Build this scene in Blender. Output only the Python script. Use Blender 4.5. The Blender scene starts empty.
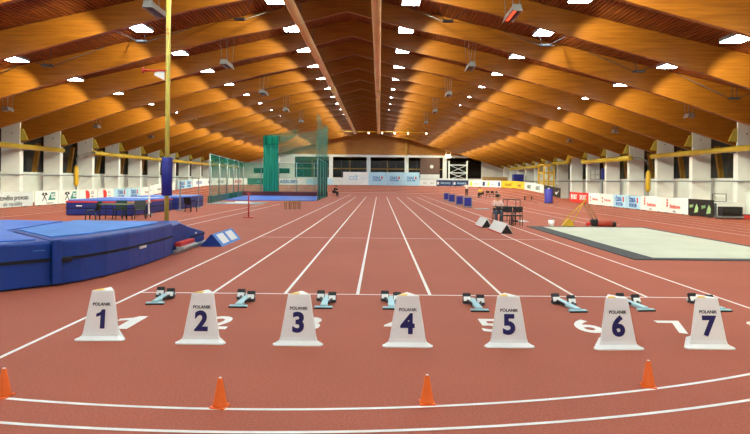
import bpy, bmesh, math, random
from mathutils import Vector, Matrix
random.seed(7)
S = bpy.context.scene
C = S.collection
PI = math.pi

# ------------------------------------------------------------------ materials
MATS = {}
def lin(c):
    return tuple((v/12.92 if v <= 0.04045 else ((v+0.055)/1.055)**2.4) for v in (c[0]/255, c[1]/255, c[2]/255))

def mat(name, rgb, rough=0.6, metal=0.0, var=0.12, scale=6.0, stretch=(1, 1, 1), emit=0.0, bump=0.0, spec=0.5, alpha=1.0):
    """procedural material: base colour broken up by object-space noise"""
    m = bpy.data.materials.new(name); m.use_nodes = True
    nt = m.node_tree; N = nt.nodes; L = nt.links
    b = N['Principled BSDF']
    tc = N.new('ShaderNodeTexCoord'); mp = N.new('ShaderNodeMapping'); mp.inputs['Scale'].default_value = stretch
    nz = N.new('ShaderNodeTexNoise'); nz.inputs['Scale'].default_value = scale; nz.inputs['Detail'].default_value = 4
    cr = N.new('ShaderNodeValToRGB')
    c = lin(rgb)
    cr.color_ramp.elements[0].position = 0.3; cr.color_ramp.elements[1].position = 0.7
    cr.color_ramp.elements[0].color = tuple(max(0, v*(1-var)) for v in c) + (1,)
    cr.color_ramp.elements[1].color = tuple(min(1, v*(1+var)) for v in c) + (1,)
    L.new(tc.outputs['Object'], mp.inputs['Vector']); L.new(mp.outputs['Vector'], nz.inputs['Vector'])
    L.new(nz.outputs['Fac'], cr.inputs['Fac']); L.new(cr.outputs['Color'], b.inputs['Base Color'])
    b.inputs['Roughness'].default_value = rough; b.inputs['Metallic'].default_value = metal
    b.inputs['Specular IOR Level'].default_value = spec
    if emit:
        L.new(cr.outputs['Color'], b.inputs['Emission Color']); b.inputs['Emission Strength'].default_value = emit
    if bump:
        bp = N.new('ShaderNodeBump'); bp.inputs['Strength'].default_value = bump; bp.inputs['Distance'].default_value = 0.02
        L.new(nz.outputs['Fac'], bp.inputs['Height']); L.new(bp.outputs['Normal'], b.inputs['Normal'])
    if alpha < 1:
        b.inputs['Alpha'].default_value = alpha
    MATS[name] = m
    return m

def net_material(name, rgb, cover):
    m = bpy.data.materials.new(name); m.use_nodes = True
    nt = m.node_tree; N = nt.nodes; L = nt.links
    N.remove(N['Principled BSDF']); out = N['Material Output']
    d = N.new('ShaderNodeBsdfDiffuse'); tl = N.new('ShaderNodeBsdfTranslucent'); tr = N.new('ShaderNodeBsdfTransparent')
    a = N.new('ShaderNodeMixShader'); mx = N.new('ShaderNodeMixShader')
    tc = N.new('ShaderNodeTexCoord'); nz = N.new('ShaderNodeTexNoise'); nz.inputs['Scale'].default_value = 1.3
    mr = N.new('ShaderNodeMapRange'); mr.inputs['To Min'].default_value = cover*0.85; mr.inputs['To Max'].default_value = min(1, cover*1.15)
    d.inputs['Color'].default_value = lin(rgb)+(1,); tl.inputs['Color'].default_value = lin(rgb)+(1,)
    a.inputs['Fac'].default_value = 0.35
    L.new(d.outputs[0], a.inputs[1]); L.new(tl.outputs[0], a.inputs[2])
    L.new(tc.outputs['Object'], nz.inputs['Vector']); L.new(nz.outputs['Fac'], mr.inputs['Value']); L.new(mr.outputs['Result'], mx.inputs['Fac'])
    L.new(tr.outputs[0], mx.inputs[1]); L.new(a.outputs[0], mx.inputs[2]); L.new(mx.outputs[0], out.inputs['Surface'])
    return m

def wood_material(name, dark, light, stretch, rough=0.45, spec=0.4):
    """glued laminated timber: grain and lamella lines running along the beam"""
    m = bpy.data.materials.new(name); m.use_nodes = True
    nt = m.node_tree; N = nt.nodes; L = nt.links; b = N['Principled BSDF']
    tc = N.new('ShaderNodeTexCoord'); mp = N.new('ShaderNodeMapping'); mp.inputs['Scale'].default_value = stretch
    nz = N.new('ShaderNodeTexNoise'); nz.inputs['Scale'].default_value = 1.6; nz.inputs['Detail'].default_value = 6; nz.inputs['Roughness'].default_value = 0.65
    n2 = N.new('ShaderNodeTexNoise'); n2.inputs['Scale'].default_value = 0.35; n2.inputs['Detail'].default_value = 2
    cr = N.new('ShaderNodeValToRGB'); cr.color_ramp.elements[0].position = 0.32; cr.color_ramp.elements[1].position = 0.72
    cr.color_ramp.elements[0].color = lin(dark)+(1,); cr.color_ramp.elements[1].color = lin(light)+(1,)
    mx = N.new('ShaderNodeMix'); mx.data_type = 'RGBA'; mx.blend_type = 'MULTIPLY'; mx.inputs['Factor'].default_value = 0.35
    L.new(tc.outputs['Object'], mp.inputs['Vector']); L.new(mp.outputs['Vector'], nz.inputs['Vector']); L.new(tc.outputs['Object'], n2.inputs['Vector'])
    L.new(nz.outputs['Fac'], cr.inputs['Fac']); L.new(cr.outputs['Color'], mx.inputs['A']); L.new(n2.outputs['Fac'], mx.inputs['B'])
    L.new(mx.outputs['Result'], b.inputs['Base Color'])
    b.inputs['Roughness'].default_value = rough; b.inputs['Specular IOR Level'].default_value = spec
    return m

def track_material():
    m = bpy.data.materials.new('red track rubber'); m.use_nodes = True
    nt = m.node_tree; N = nt.nodes; L = nt.links; b = N['Principled BSDF']
    tc = N.new('ShaderNodeTexCoord')
    n1 = N.new('ShaderNodeTexNoise'); n1.inputs['Scale'].default_value = 55; n1.inputs['Detail'].default_value = 3
    n2 = N.new('ShaderNodeTexNoise'); n2.inputs['Scale'].default_value = 0.5; n2.inputs['Detail'].default_value = 3
    c1 = N.new('ShaderNodeValToRGB'); c1.color_ramp.elements[0].position = 0.3; c1.color_ramp.elements[1].position = 0.7
    c1.color_ramp.elements[0].color = lin((160, 82, 61))+(1,); c1.color_ramp.elements[1].color = lin((189, 102, 78))+(1,)
    c2 = N.new('ShaderNodeValToRGB'); c2.color_ramp.elements[0].position = 0.3; c2.color_ramp.elements[1].position = 0.7
    c2.color_ramp.elements[0].color = (0.9, 0.9, 0.9, 1); c2.color_ramp.elements[1].color = (1.0, 1.0, 1.0, 1)
    mx = N.new('ShaderNodeMix'); mx.data_type = 'RGBA'; mx.blend_type = 'MULTIPLY'; mx.inputs['Factor'].default_value = 1
    L.new(tc.outputs['Object'], n1.inputs['Vector']); L.new(tc.outputs['Object'], n2.inputs['Vector'])
    L.new(n1.outputs['Fac'], c1.inputs['Fac']); L.new(n2.outputs['Fac'], c2.inputs['Fac'])
    L.new(c1.outputs['Color'], mx.inputs['A']); L.new(c2.outputs['Color'], mx.inputs['B']); L.new(mx.outputs['Result'], b.inputs['Base Color'])
    b.inputs['Roughness'].default_value = 0.7; b.inputs['Specular IOR Level'].default_value = 0.25
    bp = N.new('ShaderNodeBump'); bp.inputs['Strength'].default_value = 0.25; bp.inputs['Distance'].default_value = 0.004
    L.new(n1.outputs['Fac'], bp.inputs['Height']); L.new(bp.outputs['Normal'], b.inputs['Normal'])
    return m

M_track = track_material()
M_line = mat('white track paint', (238, 232, 224), 0.6, var=0.04, scale=3)
M_beam = wood_material('varnished glulam', (136, 79, 18), (176, 112, 30), (0.35, 1.0, 7.0), 0.42)
M_deck = wood_material('stained ceiling boards', (112, 54, 16), (158, 82, 28), (4.0, 0.4, 4.0), 0.6)
M_gable = wood_material('gable boarding', (172, 108, 34), (222, 154, 60), (0.4, 1.0, 5.0), 0.5)
M_white = mat('white wall paint', (226, 230, 228), 0.6, var=0.05, scale=1.2)
M_column = mat('white column paint', (240, 243, 242), 0.55, var=0.05, scale=1.0)
M_panel = mat('pale grey wall panel', (222, 228, 224), 0.5, var=0.06, scale=0.8)
M_glass = mat('dark window glass at night', (16, 15, 14), 0.12, var=0.2, scale=0.7)
M_ywood = mat('yellow timber', (176, 132, 44), 0.6, var=0.15, scale=3)
M_yellow = mat('yellow duct paint', (222, 192, 60), 0.38, var=0.06, scale=1.5)
M_pole = mat('pale yellow pole paint', (208, 192, 84), 0.45, var=0.08, scale=2)
M_yframe = mat('yellow steel paint', (214, 170, 38), 0.45, var=0.08, scale=3)
M_ydark = mat('dull yellow steel', (146, 112, 30), 0.5, var=0.1, scale=3)
M_tan = mat('tan duct fabric', (220, 186, 130), 0.6, var=0.12, scale=2, stretch=(1, 0.3, 1))
M_steel = mat('galvanised steel', (150, 152, 154), 0.4, 0.7, var=0.1, scale=5)
M_grey = mat('grey painted metal', (138, 142, 146), 0.5, var=0.08, scale=4)
M_dkgrey = mat('dark grey rubber', (66, 68, 70), 0.8, var=0.15, scale=8)
M_black = mat('black plastic', (22, 22, 24), 0.5, var=0.2, scale=6)
M_plastic = mat('white moulded plastic', (246, 246, 240), 0.45, var=0.03, scale=2)
M_navy = mat('navy print', (24, 22, 92), 0.5, var=0.06, scale=4)
M_ink = mat('black print', (34, 34, 40), 0.6, var=0.1, scale=4)
M_ysticker = mat('yellow sticker', (240, 204, 84), 0.5, var=0.06, scale=8)
M_orange = mat('orange cone plastic', (255, 112, 30), 0.45, var=0.05, scale=6)
M_matblue = mat('royal blue vinyl', (10, 62, 146), 0.42, var=0.14, scale=3.5, bump=0.5)
M_mattop = mat('faded blue vinyl cover', (60, 114, 206), 0.5, var=0.1, scale=2.2, bump=0.4)
M_matcyan = mat('light blue spike cover', (74, 136, 212), 0.6, var=0.12, scale=2.5, bump=0.4)  # lighter blue; on the vault mat partly a painted reflection
M_navyvinyl = mat('dark blue vinyl', (24, 40, 122), 0.45, var=0.15, scale=3, bump=0.3)
M_strap = mat('black webbing', (16, 18, 26), 0.7, var=0.2, scale=10)
M_red = mat('red vinyl', (200, 50, 44), 0.5, var=0.1, scale=5)
M_rust = mat('dull red paint', (168, 62, 40), 0.6, var=0.15, scale=5)
M_boardred = mat('red board print', (226, 52, 40), 0.5, var=0.04, scale=2)
M_board = mat('white advertising board', (232, 234, 232), 0.5, var=0.03, scale=1)
M_boardgrey = mat('pale grey advertising board', (206, 214, 214), 0.5, var=0.03, scale=1)
M_boardblue = mat('light blue advertising board', (176, 216, 236), 0.5, var=0.03, scale=1)
M_boarddark = mat('dark blue advertising board', (30, 44, 92), 0.5, var=0.06, scale=1)
M_boardblack = mat('black advertising board', (24, 26, 26), 0.5, var=0.1, scale=1)
M_boardyellow = mat('yellow advertising board', (244, 196, 32), 0.5, var=0.04, scale=1)
M_boardgreen = mat('dark green advertising board', (46, 92, 84), 0.5, var=0.06, scale=1)
M_teal = mat('teal print', (24, 134, 122), 0.5, var=0.04, scale=3)
M_printred = mat('red print', (212, 56, 48), 0.5, var=0.05, scale=3)
M_printblue = mat('blue print', (28, 82, 168), 0.5, var=0.05, scale=3)
M_printgrey = mat('grey print', (86, 92, 100), 0.6, var=0.05, scale=3)
M_printpale = mat('pale blue print', (132, 186, 222), 0.6, var=0.05, scale=3)
M_printgreen = mat('pale green print', (160, 202, 140), 0.6, var=0.05, scale=3)
M_printbrown = mat('brown print', (132, 84, 20), 0.6, var=0.05, scale=3)
M_printlime = mat('lime print', (178, 206, 40), 0.6, var=0.05, scale=3)
M_sand = mat('off white tarpaulin', (198, 198, 176), 0.75, var=0.07, scale=0.8, bump=0.3)
M_alu = mat('light blue anodised rail', (176, 216, 222), 0.4, 0.0, var=0.06, scale=6)
M_lamp = mat('glowing lamp diffuser', (232, 250, 252), 0.5, var=0.0, scale=2, emit=27.0)
M_spot = mat('glowing spot lamp', (255, 240, 205), 0.5, var=0.0, scale=2, emit=6.0)
M_heat = mat('glowing heater strip', (236, 84, 50), 0.5, var=0.1, scale=8, emit=1.0)
M_green = mat('green curtain fabric', (18, 132, 114), 0.8, var=0.16, scale=2, stretch=(3, 3, 0.3))
M_net = net_material('green netting', (34, 132, 112), 0.5)
M_netthin = net_material('fine green netting', (84, 156, 136), 0.3)
M_netdense = net_material('folded green netting', (20, 124, 102), 0.62)
M_maroon = mat('maroon padding', (92, 34, 48), 0.6, var=0.1, scale=2)
M_bluefloor = mat('blue landing matting', (66, 104, 206), 0.45, var=0.08, scale=1)
M_panelblue = mat('blue panel print', (34, 40, 140), 0.5, var=0.1, scale=3)
M_violet = mat('violet blue plastic', (62, 62, 168), 0.5, var=0.1, scale=3)
M_tableg = mat('green table top', (110, 130, 92), 0.5, var=0.08, scale=3)
M_dkgreen = mat('dark green plastic', (16, 48, 42), 0.45, var=0.12, scale=4)
M_woodlt = mat('light bench wood', (176, 140, 84), 0.6, var=0.14, scale=4)
M_crate = mat('brown plywood', (150, 118, 74), 0.7, var=0.1, scale=2)
M_brownpanel = mat('brown scoreboard panel', (112, 84, 72), 0.6, var=0.08, scale=1)
M_skin = mat('skin', (206, 150, 120), 0.6, var=0.04, scale=5)
M_hair = mat('dark hair', (26, 20, 18), 0.6, var=0.2, scale=20)
M_wcloth = mat('white cloth', (234, 232, 230), 0.8, var=0.05, scale=6)
M_pink = mat('pale pink cloth', (224, 186, 180), 0.8, var=0.08, scale=6)
M_bcloth = mat('black cloth', (22, 22, 26), 0.85, var=0.2, scale=6)
M_ycloth = mat('yellow cloth', (240, 214, 54), 0.8, var=0.08, scale=6)
M_bluecloth = mat('blue grey cloth', (70, 84, 112), 0.85, var=0.12, scale=6)

# ------------------------------------------------------------------ mesh helpers
class MB:
    def __init__(s): s.bm = bmesh.new(); s.mi = 0
    def _tag(s, faces):
        for f in faces: f.material_index = s.mi
    def poly(s, pts):
        f = s.bm.faces.new([s.bm.verts.new(p) for p in pts]); f.material_index = s.mi; return s
    def box(s, c, d, bevel=0.0, mtx=None):
        r = bmesh.ops.create_cube(s.bm, size=1.0)
        vs = r['verts']
        for v in vs: v.co = Vector((v.co.x*d[0], v.co.y*d[1], v.co.z*d[2]))
        if bevel:
            es = list({e for v in vs for e in v.link_edges})
            bv = bmesh.ops.bevel(s.bm, geom=es, offset=bevel, segments=2, affect='EDGES', profile=0.5)
            vs = list({v for f in bv['faces'] for v in f.verts} | {v for v in vs if v.is_valid})
        for v in vs:
            co = v.co
            if mtx is not None: co = mtx @ co
            v.co = co + Vector(c)
        s._tag({f for v in vs for f in v.link_faces})
        return s
    def bar(s, a, b, w, h, up=(0, 0, 1)):
        a = Vector(a); b = Vector(b); d = b-a; L = d.length; d.normalize()
        u = Vector(up)
        if abs(d.dot(u)) > 0.98: u = Vector((1, 0, 0))
        x = d.cross(u).normalized(); z = x.cross(d).normalized()
        m = Matrix((x, d, z)).transposed()
        return s.box((a+b)/2, (w, L, h), 0, m)
    def tube(s, pts, r, seg=8, caps=True):
        pts = [Vector(p) for p in pts]; rings = []
        for i, p in enumerate(pts):
            if i == 0: d = pts[1]-p
            elif i == len(pts)-1: d = p-pts[i-1]
            else: d = (pts[i+1]-p).normalized()+(p-pts[i-1]).normalized()
            d.normalize()
            u = Vector((0, 0, 1)) if abs(d.z) < 0.9 else Vector((0, 1, 0))
            x = d.cross(u).normalized(); y = x.cross(d).normalized()
            rr = r[i] if isinstance(r, (list, tuple)) else r
            rings.append([s.bm.verts.new(p+x*rr*math.cos(2*PI*k/seg)+y*rr*math.sin(2*PI*k/seg)) for k in range(seg)])
        for A, B in zip(rings, rings[1:]):
            for k in range(seg):
                f = s.bm.faces.new((A[k], A[(k+1) % seg], B[(k+1) % seg], B[k])); f.material_index = s.mi; f.smooth = True
        if caps:
            for R in (rings[0], rings[-1]):
                f = s.bm.faces.new(R); f.material_index = s.mi
        return s
    def prism(s, pts, z0, z1, inset=0.0, bevel=0.0, chamfer=0.0):
        """vertical extrusion of a plan polygon; top ring inset; optional soft upper edge"""
        n = len(pts); P = [Vector((p[0], p[1], 0)) for p in pts]
        c = sum(P, Vector())/n
        def ring(z, k):
            out = []
            for p in P:
                d = p-c
                q = c+d*(1-k/max(d.length, 1e-6))
                out.append(s.bm.verts.new((q.x, q.y, z)))
            return out
        levels = [(z0, 0)]
        if chamfer: levels += [(z1-chamfer, inset*0.4), (z1-chamfer*0.35, inset*0.4+chamfer*0.3), (z1, inset+chamfer)]
        else: levels += [(z1, inset)]
        R = [ring(z, k) for z, k in levels]
        for A, B in zip(R, R[1:]):
            for i in range(n):
                f = s.bm.faces.new((A[i], A[(i+1) % n], B[(i+1) % n], B[i])); f.material_index = s.mi
        for Q in (R[0], R[-1]):
            f = s.bm.faces.new(Q); f.material_index = s.mi
        return s
    def extrude_xz(s, pts, y0, y1):
        A = [s.bm.verts.new((x, y0, z)) for x, z in pts]; B = [s.bm.verts.new((x, y1, z)) for x, z in pts]
        n = len(pts)
        for i in range(n):
            f = s.bm.faces.new((A[i], A[(i+1) % n], B[(i+1) % n], B[i])); f.material_index = s.mi
        for Q in (A, B):
            f = s.bm.faces.new(Q); f.material_index = s.mi
        return s
    def grid(s, fn, nu, nv):
        V = [[s.bm.verts.new(fn(i/nu, j/nv)) for j in range(nv+1)] for i in range(nu+1)]
        for i in range(nu):
            for j in range(nv):
                f = s.bm.faces.new((V[i][j], V[i+1][j], V[i+1][j+1], V[i][j+1])); f.material_index = s.mi; f.smooth = True
        return s
    def sphere(s, c, d, seg=12):
        r = bmesh.ops.create_uvsphere(s.bm, u_segments=seg, v_segments=max(6, seg//2+2), radius=0.5)
        for v in r['verts']:
            v.co = Vector((v.co.x*d[0]+c[0], v.co.y*d[1]+c[1], v.co.z*d[2]+c[2]))
        fs = {f for v in r['verts'] for f in v.link_faces}
        for f in fs: f.smooth = True
        s._tag(fs)
        return s
    def build(s, name, m, parent=None, loc=(0, 0, 0), rot=(0, 0, 0)):
        bmesh.ops.recalc_face_normals(s.bm, faces=s.bm.faces[:])
        me = bpy.data.meshes.new(name); s.bm.to_mesh(me); s.bm.free()
        for mm in (m if isinstance(m, (list, tuple)) else [m]): me.materials.append(mm)
        o = bpy.data.objects.new(name, me); C.objects.link(o)
        o.location = loc; o.rotation_euler = rot
        if parent: o.parent = parent
        return o

def tag(o, label, cat, group=None, kind=None):
    o['label'] = label; o['category'] = cat
    if group: o['group'] = group
    if kind: o['kind'] = kind
    return o
def thing(name, label, cat, loc=(0, 0, 0), rotz=0, group=None):
    o = bpy.data.objects.new(name, None); C.objects.link(o); o.empty_display_size = 0.2
    o.location = loc; o.rotation_euler = (0, 0, rotz)
    return tag(o, label, cat, group)
def struct(o, label=None):
    o['kind'] = 'structure'
    if label: o['label'] = label
    return o
def kids(o): return [c for c in bpy.data.objects if c.parent == o]
def dup(root, loc=None, rotz=None, label=None, group=None):
    r = root.copy(); C.objects.link(r)
    if loc is not None: r.location = loc
    if rotz is not None: r.rotation_euler = (0, 0, rotz)
    if label: r['label'] = label
    if group: r['group'] = group
    for ch in kids(root):
        c = ch.copy(); C.objects.link(c); c.parent = r
        for g in kids(ch):
            d = g.copy(); C.objects.link(d); d.parent = c
    return r

def digit_one(name, size, m, parent, loc, rot, depth):
    k = size; q = MB()
    q.extrude_xz([(-0.02*k, -0.36*k), (0.15*k, -0.36*k), (0.15*k, 0.36*k), (0.03*k, 0.36*k), (-0.03*k, 0.26*k), (-0.18*k, 0.2*k), (-0.18*k, 0.08*k), (-0.02*k, 0.13*k)], -depth, 0.001)
    o = q.build(name, m, parent, loc, rot); return o
def text_part(name, body, size, m, parent, loc, rot=(PI/2, 0, 0), depth=0.003, bold=0.0, sx=1.0, align='CENTER', italic=0.0):
    cu = bpy.data.curves.new(name, 'FONT'); cu.body = body; cu.size = size; cu.align_x = align; cu.align_y = 'CENTER'
    cu.extrude = depth; cu.offset = bold; cu.shear = italic; cu.resolution_u = 4
    o = bpy.data.objects.new(name, cu); C.objects.link(o)
    bpy.context.view_layer.update()
    dg = bpy.context.evaluated_depsgraph_get()
    me = bpy.data.meshes.new_from_object(o.evaluated_get(dg))
    bpy.data.objects.remove(o); bpy.data.curves.remove(cu)
    for v in me.vertices: v.co.x *= sx
    me.materials.clear(); me.materials.append(m); me.name = name
    q = bpy.data.objects.new(name, me); C.objects.link(q); q.location = loc; q.rotation_euler = rot
    if parent: q.parent = parent
    return q

ORD = ['nearest', 'second nearest', 'third nearest', 'fourth nearest', 'fifth nearest', 'sixth nearest', 'seventh nearest', 'eighth nearest',
       'ninth nearest', 'tenth nearest', 'eleventh nearest', 'twelfth nearest', 'thirteenth nearest', 'fourteenth nearest', 'fifteenth nearest',
       'sixteenth nearest', 'seventeenth nearest', 'eighteenth nearest', 'nineteenth nearest', 'twentieth nearest']

# ------------------------------------------------------------------ camera
F = 580.0; VX, VY = 379.5, 181.0; ROLL = 0.0098
cam = bpy.data.cameras.new('camera'); co = bpy.data.objects.new('camera', cam); C.objects.link(co)
co.location = (0, 0, 1.915); co.rotation_euler = (PI/2, -ROLL, 0)
cam.sensor_width = 36.0; cam.lens = F/750*36; cam.clip_start = 0.05; cam.clip_end = 400
cam.shift_x = -(VX-375)/750; cam.shift_y = -(217-VY)/750
S.camera = co

# ------------------------------------------------------------------ hall geometry
XC = -1.8                                   # roof ridge
FY = [20.2+5.1*n for n in range(17)]        # roof frames
BOT = [(0, 10.77), (3.2, 9.92), (6.5, 9.27), (9.5, 8.45), (11.3, 7.96), (14.2, 7.2), (16, 6.68), (18, 6.06), (20.85, 5.12), (23.4, 4.3), (24.6, 3.95)]
def topz(s): return 11.72-0.233*s
YF, YN = 105.0, -12.0
XL, XR = -28.0, 24.6

# floor
fl = struct(MB().box((XC, (YF+YN)/2, -0.1), (XR-XL+0.6, YF-YN+0.6, 0.2)).build('floor', M_track), 'red rubber athletics track floor with white lane lines')

def floor_strip(name, a, b, w, z=0.003):
    a = Vector((a[0], a[1], 0)); b = Vector((b[0], b[1], 0)); d = (b-a).normalized(); n = Vector((-d.y, d.x, 0))*w/2
    m = MB(); m.poly([(p.x, p.y, z) for p in (a+n, b+n, b-n, a-n)]); return m.build(name, M_line, fl)
X0 = -4.01; LW = 1.22; Y_ST, Y_FN = 9.76, 69.6
for k in range(9):
    near = 3.7 if k == 0 else Y_ST
    if k == 0: near = 4.95
    if k == 8: near = 6.8
    floor_strip('lane_line', (X0+LW*k, near), (X0+LW*k, 82 if k in (0, 8) else Y_FN), 0.055)
floor_strip('start_line', (X0, Y_ST), (X0+8*LW, Y_ST), 0.055)
floor_strip('cross_line', (X0, 19.4), (X0+8*LW, 19.4), 0.05)
floor_strip('finish_line', (X0, Y_FN), (X0+8*LW, Y_FN), 0.05)
for x in (-9.1, -7.9): floor_strip('runway_line', (x, 18.3), (x, 46), 0.055)
floor_strip('runway_line', (11.0, 26.5), (11.0, 66), 0.05)
floor_strip('runway_line', (9.8, 26.5), (9.8, 66), 0.05)
# oval lines
OX, ON, OFAR, RI, RO = -2.2, 20.8, 79.0, 15.95, 21.0
def arc_strip(name, cx, cy, r, a0, a1, w, n=72, zf=None):
    m = MB()
    def fn(u, v):
        a = a0+(a1-a0)*u; rr = r+(v-0.5)*w
        x, y = cx+rr*math.cos(a), cy+rr*math.sin(a)
        return (x, y, (zf(x, y) if zf else 0)+0.004)
    m.grid(fn, n, 1); return m.build(name, M_line, fl)
arc_strip('curve_line', -1.10, 16.86, 12.03, PI*1.3, PI*1.75, 0.042)
arc_strip('curve_line', -1.09, 17.5, 13.11, PI*1.3, PI*1.75, 0.042)
floor_strip('lane_line', (OX-RI, ON), (OX-RI, 54), 0.06)
floor_strip('lane_line', (OX+RI, ON), (OX+RI, 54), 0.06)
for k in range(1, 5):
    floor_strip('lane_line', (OX+RI+0.98*k, ON), (OX+RI+0.98*k, 54), 0.035)
    floor_strip('lane_line', (OX-RI-0.98*k, ON), (OX-RI-0.98*k, 54), 0.035)
# painted lane numbers
for k in range(8):
    xc = X0+LW*(k+0.5)
    if k == 0: digit_one('painted_number', 0.95, M_line, fl, (xc+0.06, 7.72, 0.003), (-PI/2, 0, 0), 0.001)
    else: text_part('painted_number', str(k+1), 0.95, M_line, fl, (xc+(0.06 if k < 3 else 0.08 if k > 4 else 0.03 if k > 3 else 0.0), 7.72, 0.003), (0, 0, 0), 0.001, 0.02, 0.74)

# banked far bend
def ramp(t):
    pts = [(50, 0), (54.5, 0), (57.8, 0.13), (60, 0.33), (66, 0.66), (74, 0.96), (80, 1.08), (92, 1.15), (112, 1.17)]
    if t > 112: t = 224-t
    if t <= 50: return 0.0
    for (a, za), (b, zb) in zip(pts, pts[1:]):
        if a <= t <= b: return za+(zb-za)*(t-a)/(b-a)
    return 1.17
ARC = RO*PI
def rim(t, r=RO):
    """t: metres along the outer rim, right straight (t = y), far bend, left straight; returns x, y, angle"""
    if t <= OFAR: return OX+r, t, 0.0
    if t <= OFAR+ARC:
        a = (t-OFAR)/RO; return OX+r*math.cos(a), OFAR+r*math.sin(a), a
    return OX-r, OFAR-(t-OFAR-ARC), PI
T0, T1 = 52.0, 2*OFAR+ARC-52.0
def trel(t):
    # symmetric rise on the left side
    return t if t < OFAR+ARC/2 else (2*OFAR+ARC-t)
def rimz(t): return ramp(min(trel(t), 112))
def bank(u, v):
    t = T0+(T1-T0)*u; r = RI+(RO-RI)*v
    x, y, a = rim(t, r); return (x, y, 0.002+rimz(t)*v)
bk = MB(); bk.grid(bank, 120, 6)
def skirt(u, v):
    t = T0+(T1-T0)*u; x, y, a = rim(t, RO); return (x, y, 0.002+(rimz(t))*(1-v))
bk.grid(skirt, 120, 1)
bk = struct(bk.build('banked_bend', M_track), 'raised banked far bend of the red running track')
for k in range(0, 5):
    v0 = 0.98*k/(RO-RI)
    m = MB()
    def ln(u, v, v0=v0, w=(0.07 if k == 0 else 0.04)):
        t = T0+(T1-T0)*u; vv = v0+w*v/(RO-RI); r = RI+(RO-RI)*vv
        x, y, a = rim(t, r); return (x, y, 0.012+rimz(t)*vv)
    m.grid(ln, 120, 1); m.build('lane_line', M_line, bk)

# ceiling: ribbed boarding following the roof pitch
m = MB(); pitch = 0.17; prof = []
smax = 27.4; n = int(smax/pitch)
for side in (-1, 1):
    row = []
    for i in range(n+1):
        s = i*pitch
        for ds, dz in ((0, 0), (0.09, 0), (0.095, 0.07), (0.165, 0.07)):
            row.append((XC+side*(s+ds), topz(s+ds)+dz))
    A = [m.bm.verts.new((x, YN, z)) for x, z in row]; B = [m.bm.verts.new((x, YF, z)) for x, z in row]
    for i in range(len(row)-1): m.bm.faces.new((A[i], A[i+1], B[i+1], B[i]))
struct(m.build('ceiling', M_deck), 'ribbed brown timber boarding of the pitched ceiling')
# roof cover outside (keeps the hall closed)
m = MB()
m.extrude_xz([(XC, topz(0)+0.15), (XC+28, topz(28)+0.15), (XC+28, topz(28)+0.35), (XC, topz(0)+0.4), (XC-28, topz(28)+0.35), (XC-28, topz(28)+0.15)], YN-0.3, YF+0.3)
struct(m.build('trim_1', M_grey), 'outer roof covering')

# roof beams: one frame per axis, curved soffit, straight top
beam_me = None
for i, y in enumerate(FY):
    if beam_me is None:
        pts = []
        low = [(XC-s, z) for s, z in reversed(BOT)] + [(XC+s, z) for s, z in BOT[1:]]
        up = [(XC+24.6, topz(24.6)), (XC, topz(0)), (XC-24.6, topz(24.6))]
        o = MB()
        bm = o.bm
        # built from strips so that the soffit stays concave-safe
        ss = [-s for s, _ in reversed(BOT)]+[s for s, _ in BOT[1:]]
        zz = [z for _, z in reversed(BOT)]+[z for _, z in BOT[1:]]
        V = []
        for s, z in zip(ss, zz):
            V.append([bm.verts.new((XC+s, dy, q)) for dy in (-0.11, 0.11) for q in (z, topz(abs(s)))])
        for a, b in zip(V, V[1:]):
            bm.faces.new((a[0], b[0], b[1], a[1])); bm.faces.new((a[2], b[2], b[3], a[3]))
            bm.faces.new((a[0], b[0], b[2], a[2])); bm.faces.new((a[1], b[1], b[3], a[3]))
        for a in (V[0], V[-1]): bm.faces.new((a[0], a[1], a[3], a[2]))
        ob = o.build('roof_beam', M_beam); beam_me = ob.data
    else:
        ob = bpy.data.objects.new('roof_beam', beam_me); C.objects.link(ob)
    ob.location = (0, y, 0)
    tag(ob, 'curved glulam roof beam spanning the hall, %s to the start line' % ORD[i], 'roof beam', 'glulam roof beams')

# columns with yellow timber corbels and raking struts
def column_proto(side):
    # side -1 left, +1 right ; origin at the column foot on the inner edge
    t = thing('column', '', 'column')
    sg = side
    MB().box((sg*0.66, -0.02, 3.35), (1.3, 0.42, 6.7), 0.015).build('shaft', M_column, t)
    MB().box((sg*0.56, -0.255, 5.0), (0.07, 0.05, 0.07), 0.01).build('bolt', M_black, t)
    mm = MB(); mm.extrude_xz([(-sg*0.0, 5.35), (-sg*0.18, 5.3), (-sg*0.52, 4.55), (-sg*0.0, 4.5)], -0.2, 0.0)
    mm.build('corbel', M_pole, t)
    MB().box((sg*0.66, -0.26, 2.1), (1.34, 0.08, 0.1)).build('collar', M_grey, t)
    MB().bar((sg*1.9, 0.1, 4.6), (sg*2.55, 0.1, 0.0), 0.3, 0.26, (0, 1, 0)).build('raking_strut', M_ywood, t)
    return t
for side, xin, nm in ((-1, -25.05, 'left'), (1, 21.75, 'right')):
    pr = None; cnt = 0
    for i, y in enumerate(FY):
        if y < 30: continue
        lab = 'white column under the roof beams on the %s side, %s to the camera' % (nm, ORD[cnt])
        if pr is None: pr = column_proto(side); o = pr; o.location = (xin, y, 0); o['label'] = lab; o['group'] = 'columns along the %s side' % nm
        else: o = dup(pr, (xin, y, 0), 0, lab)
        cnt += 1

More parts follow.
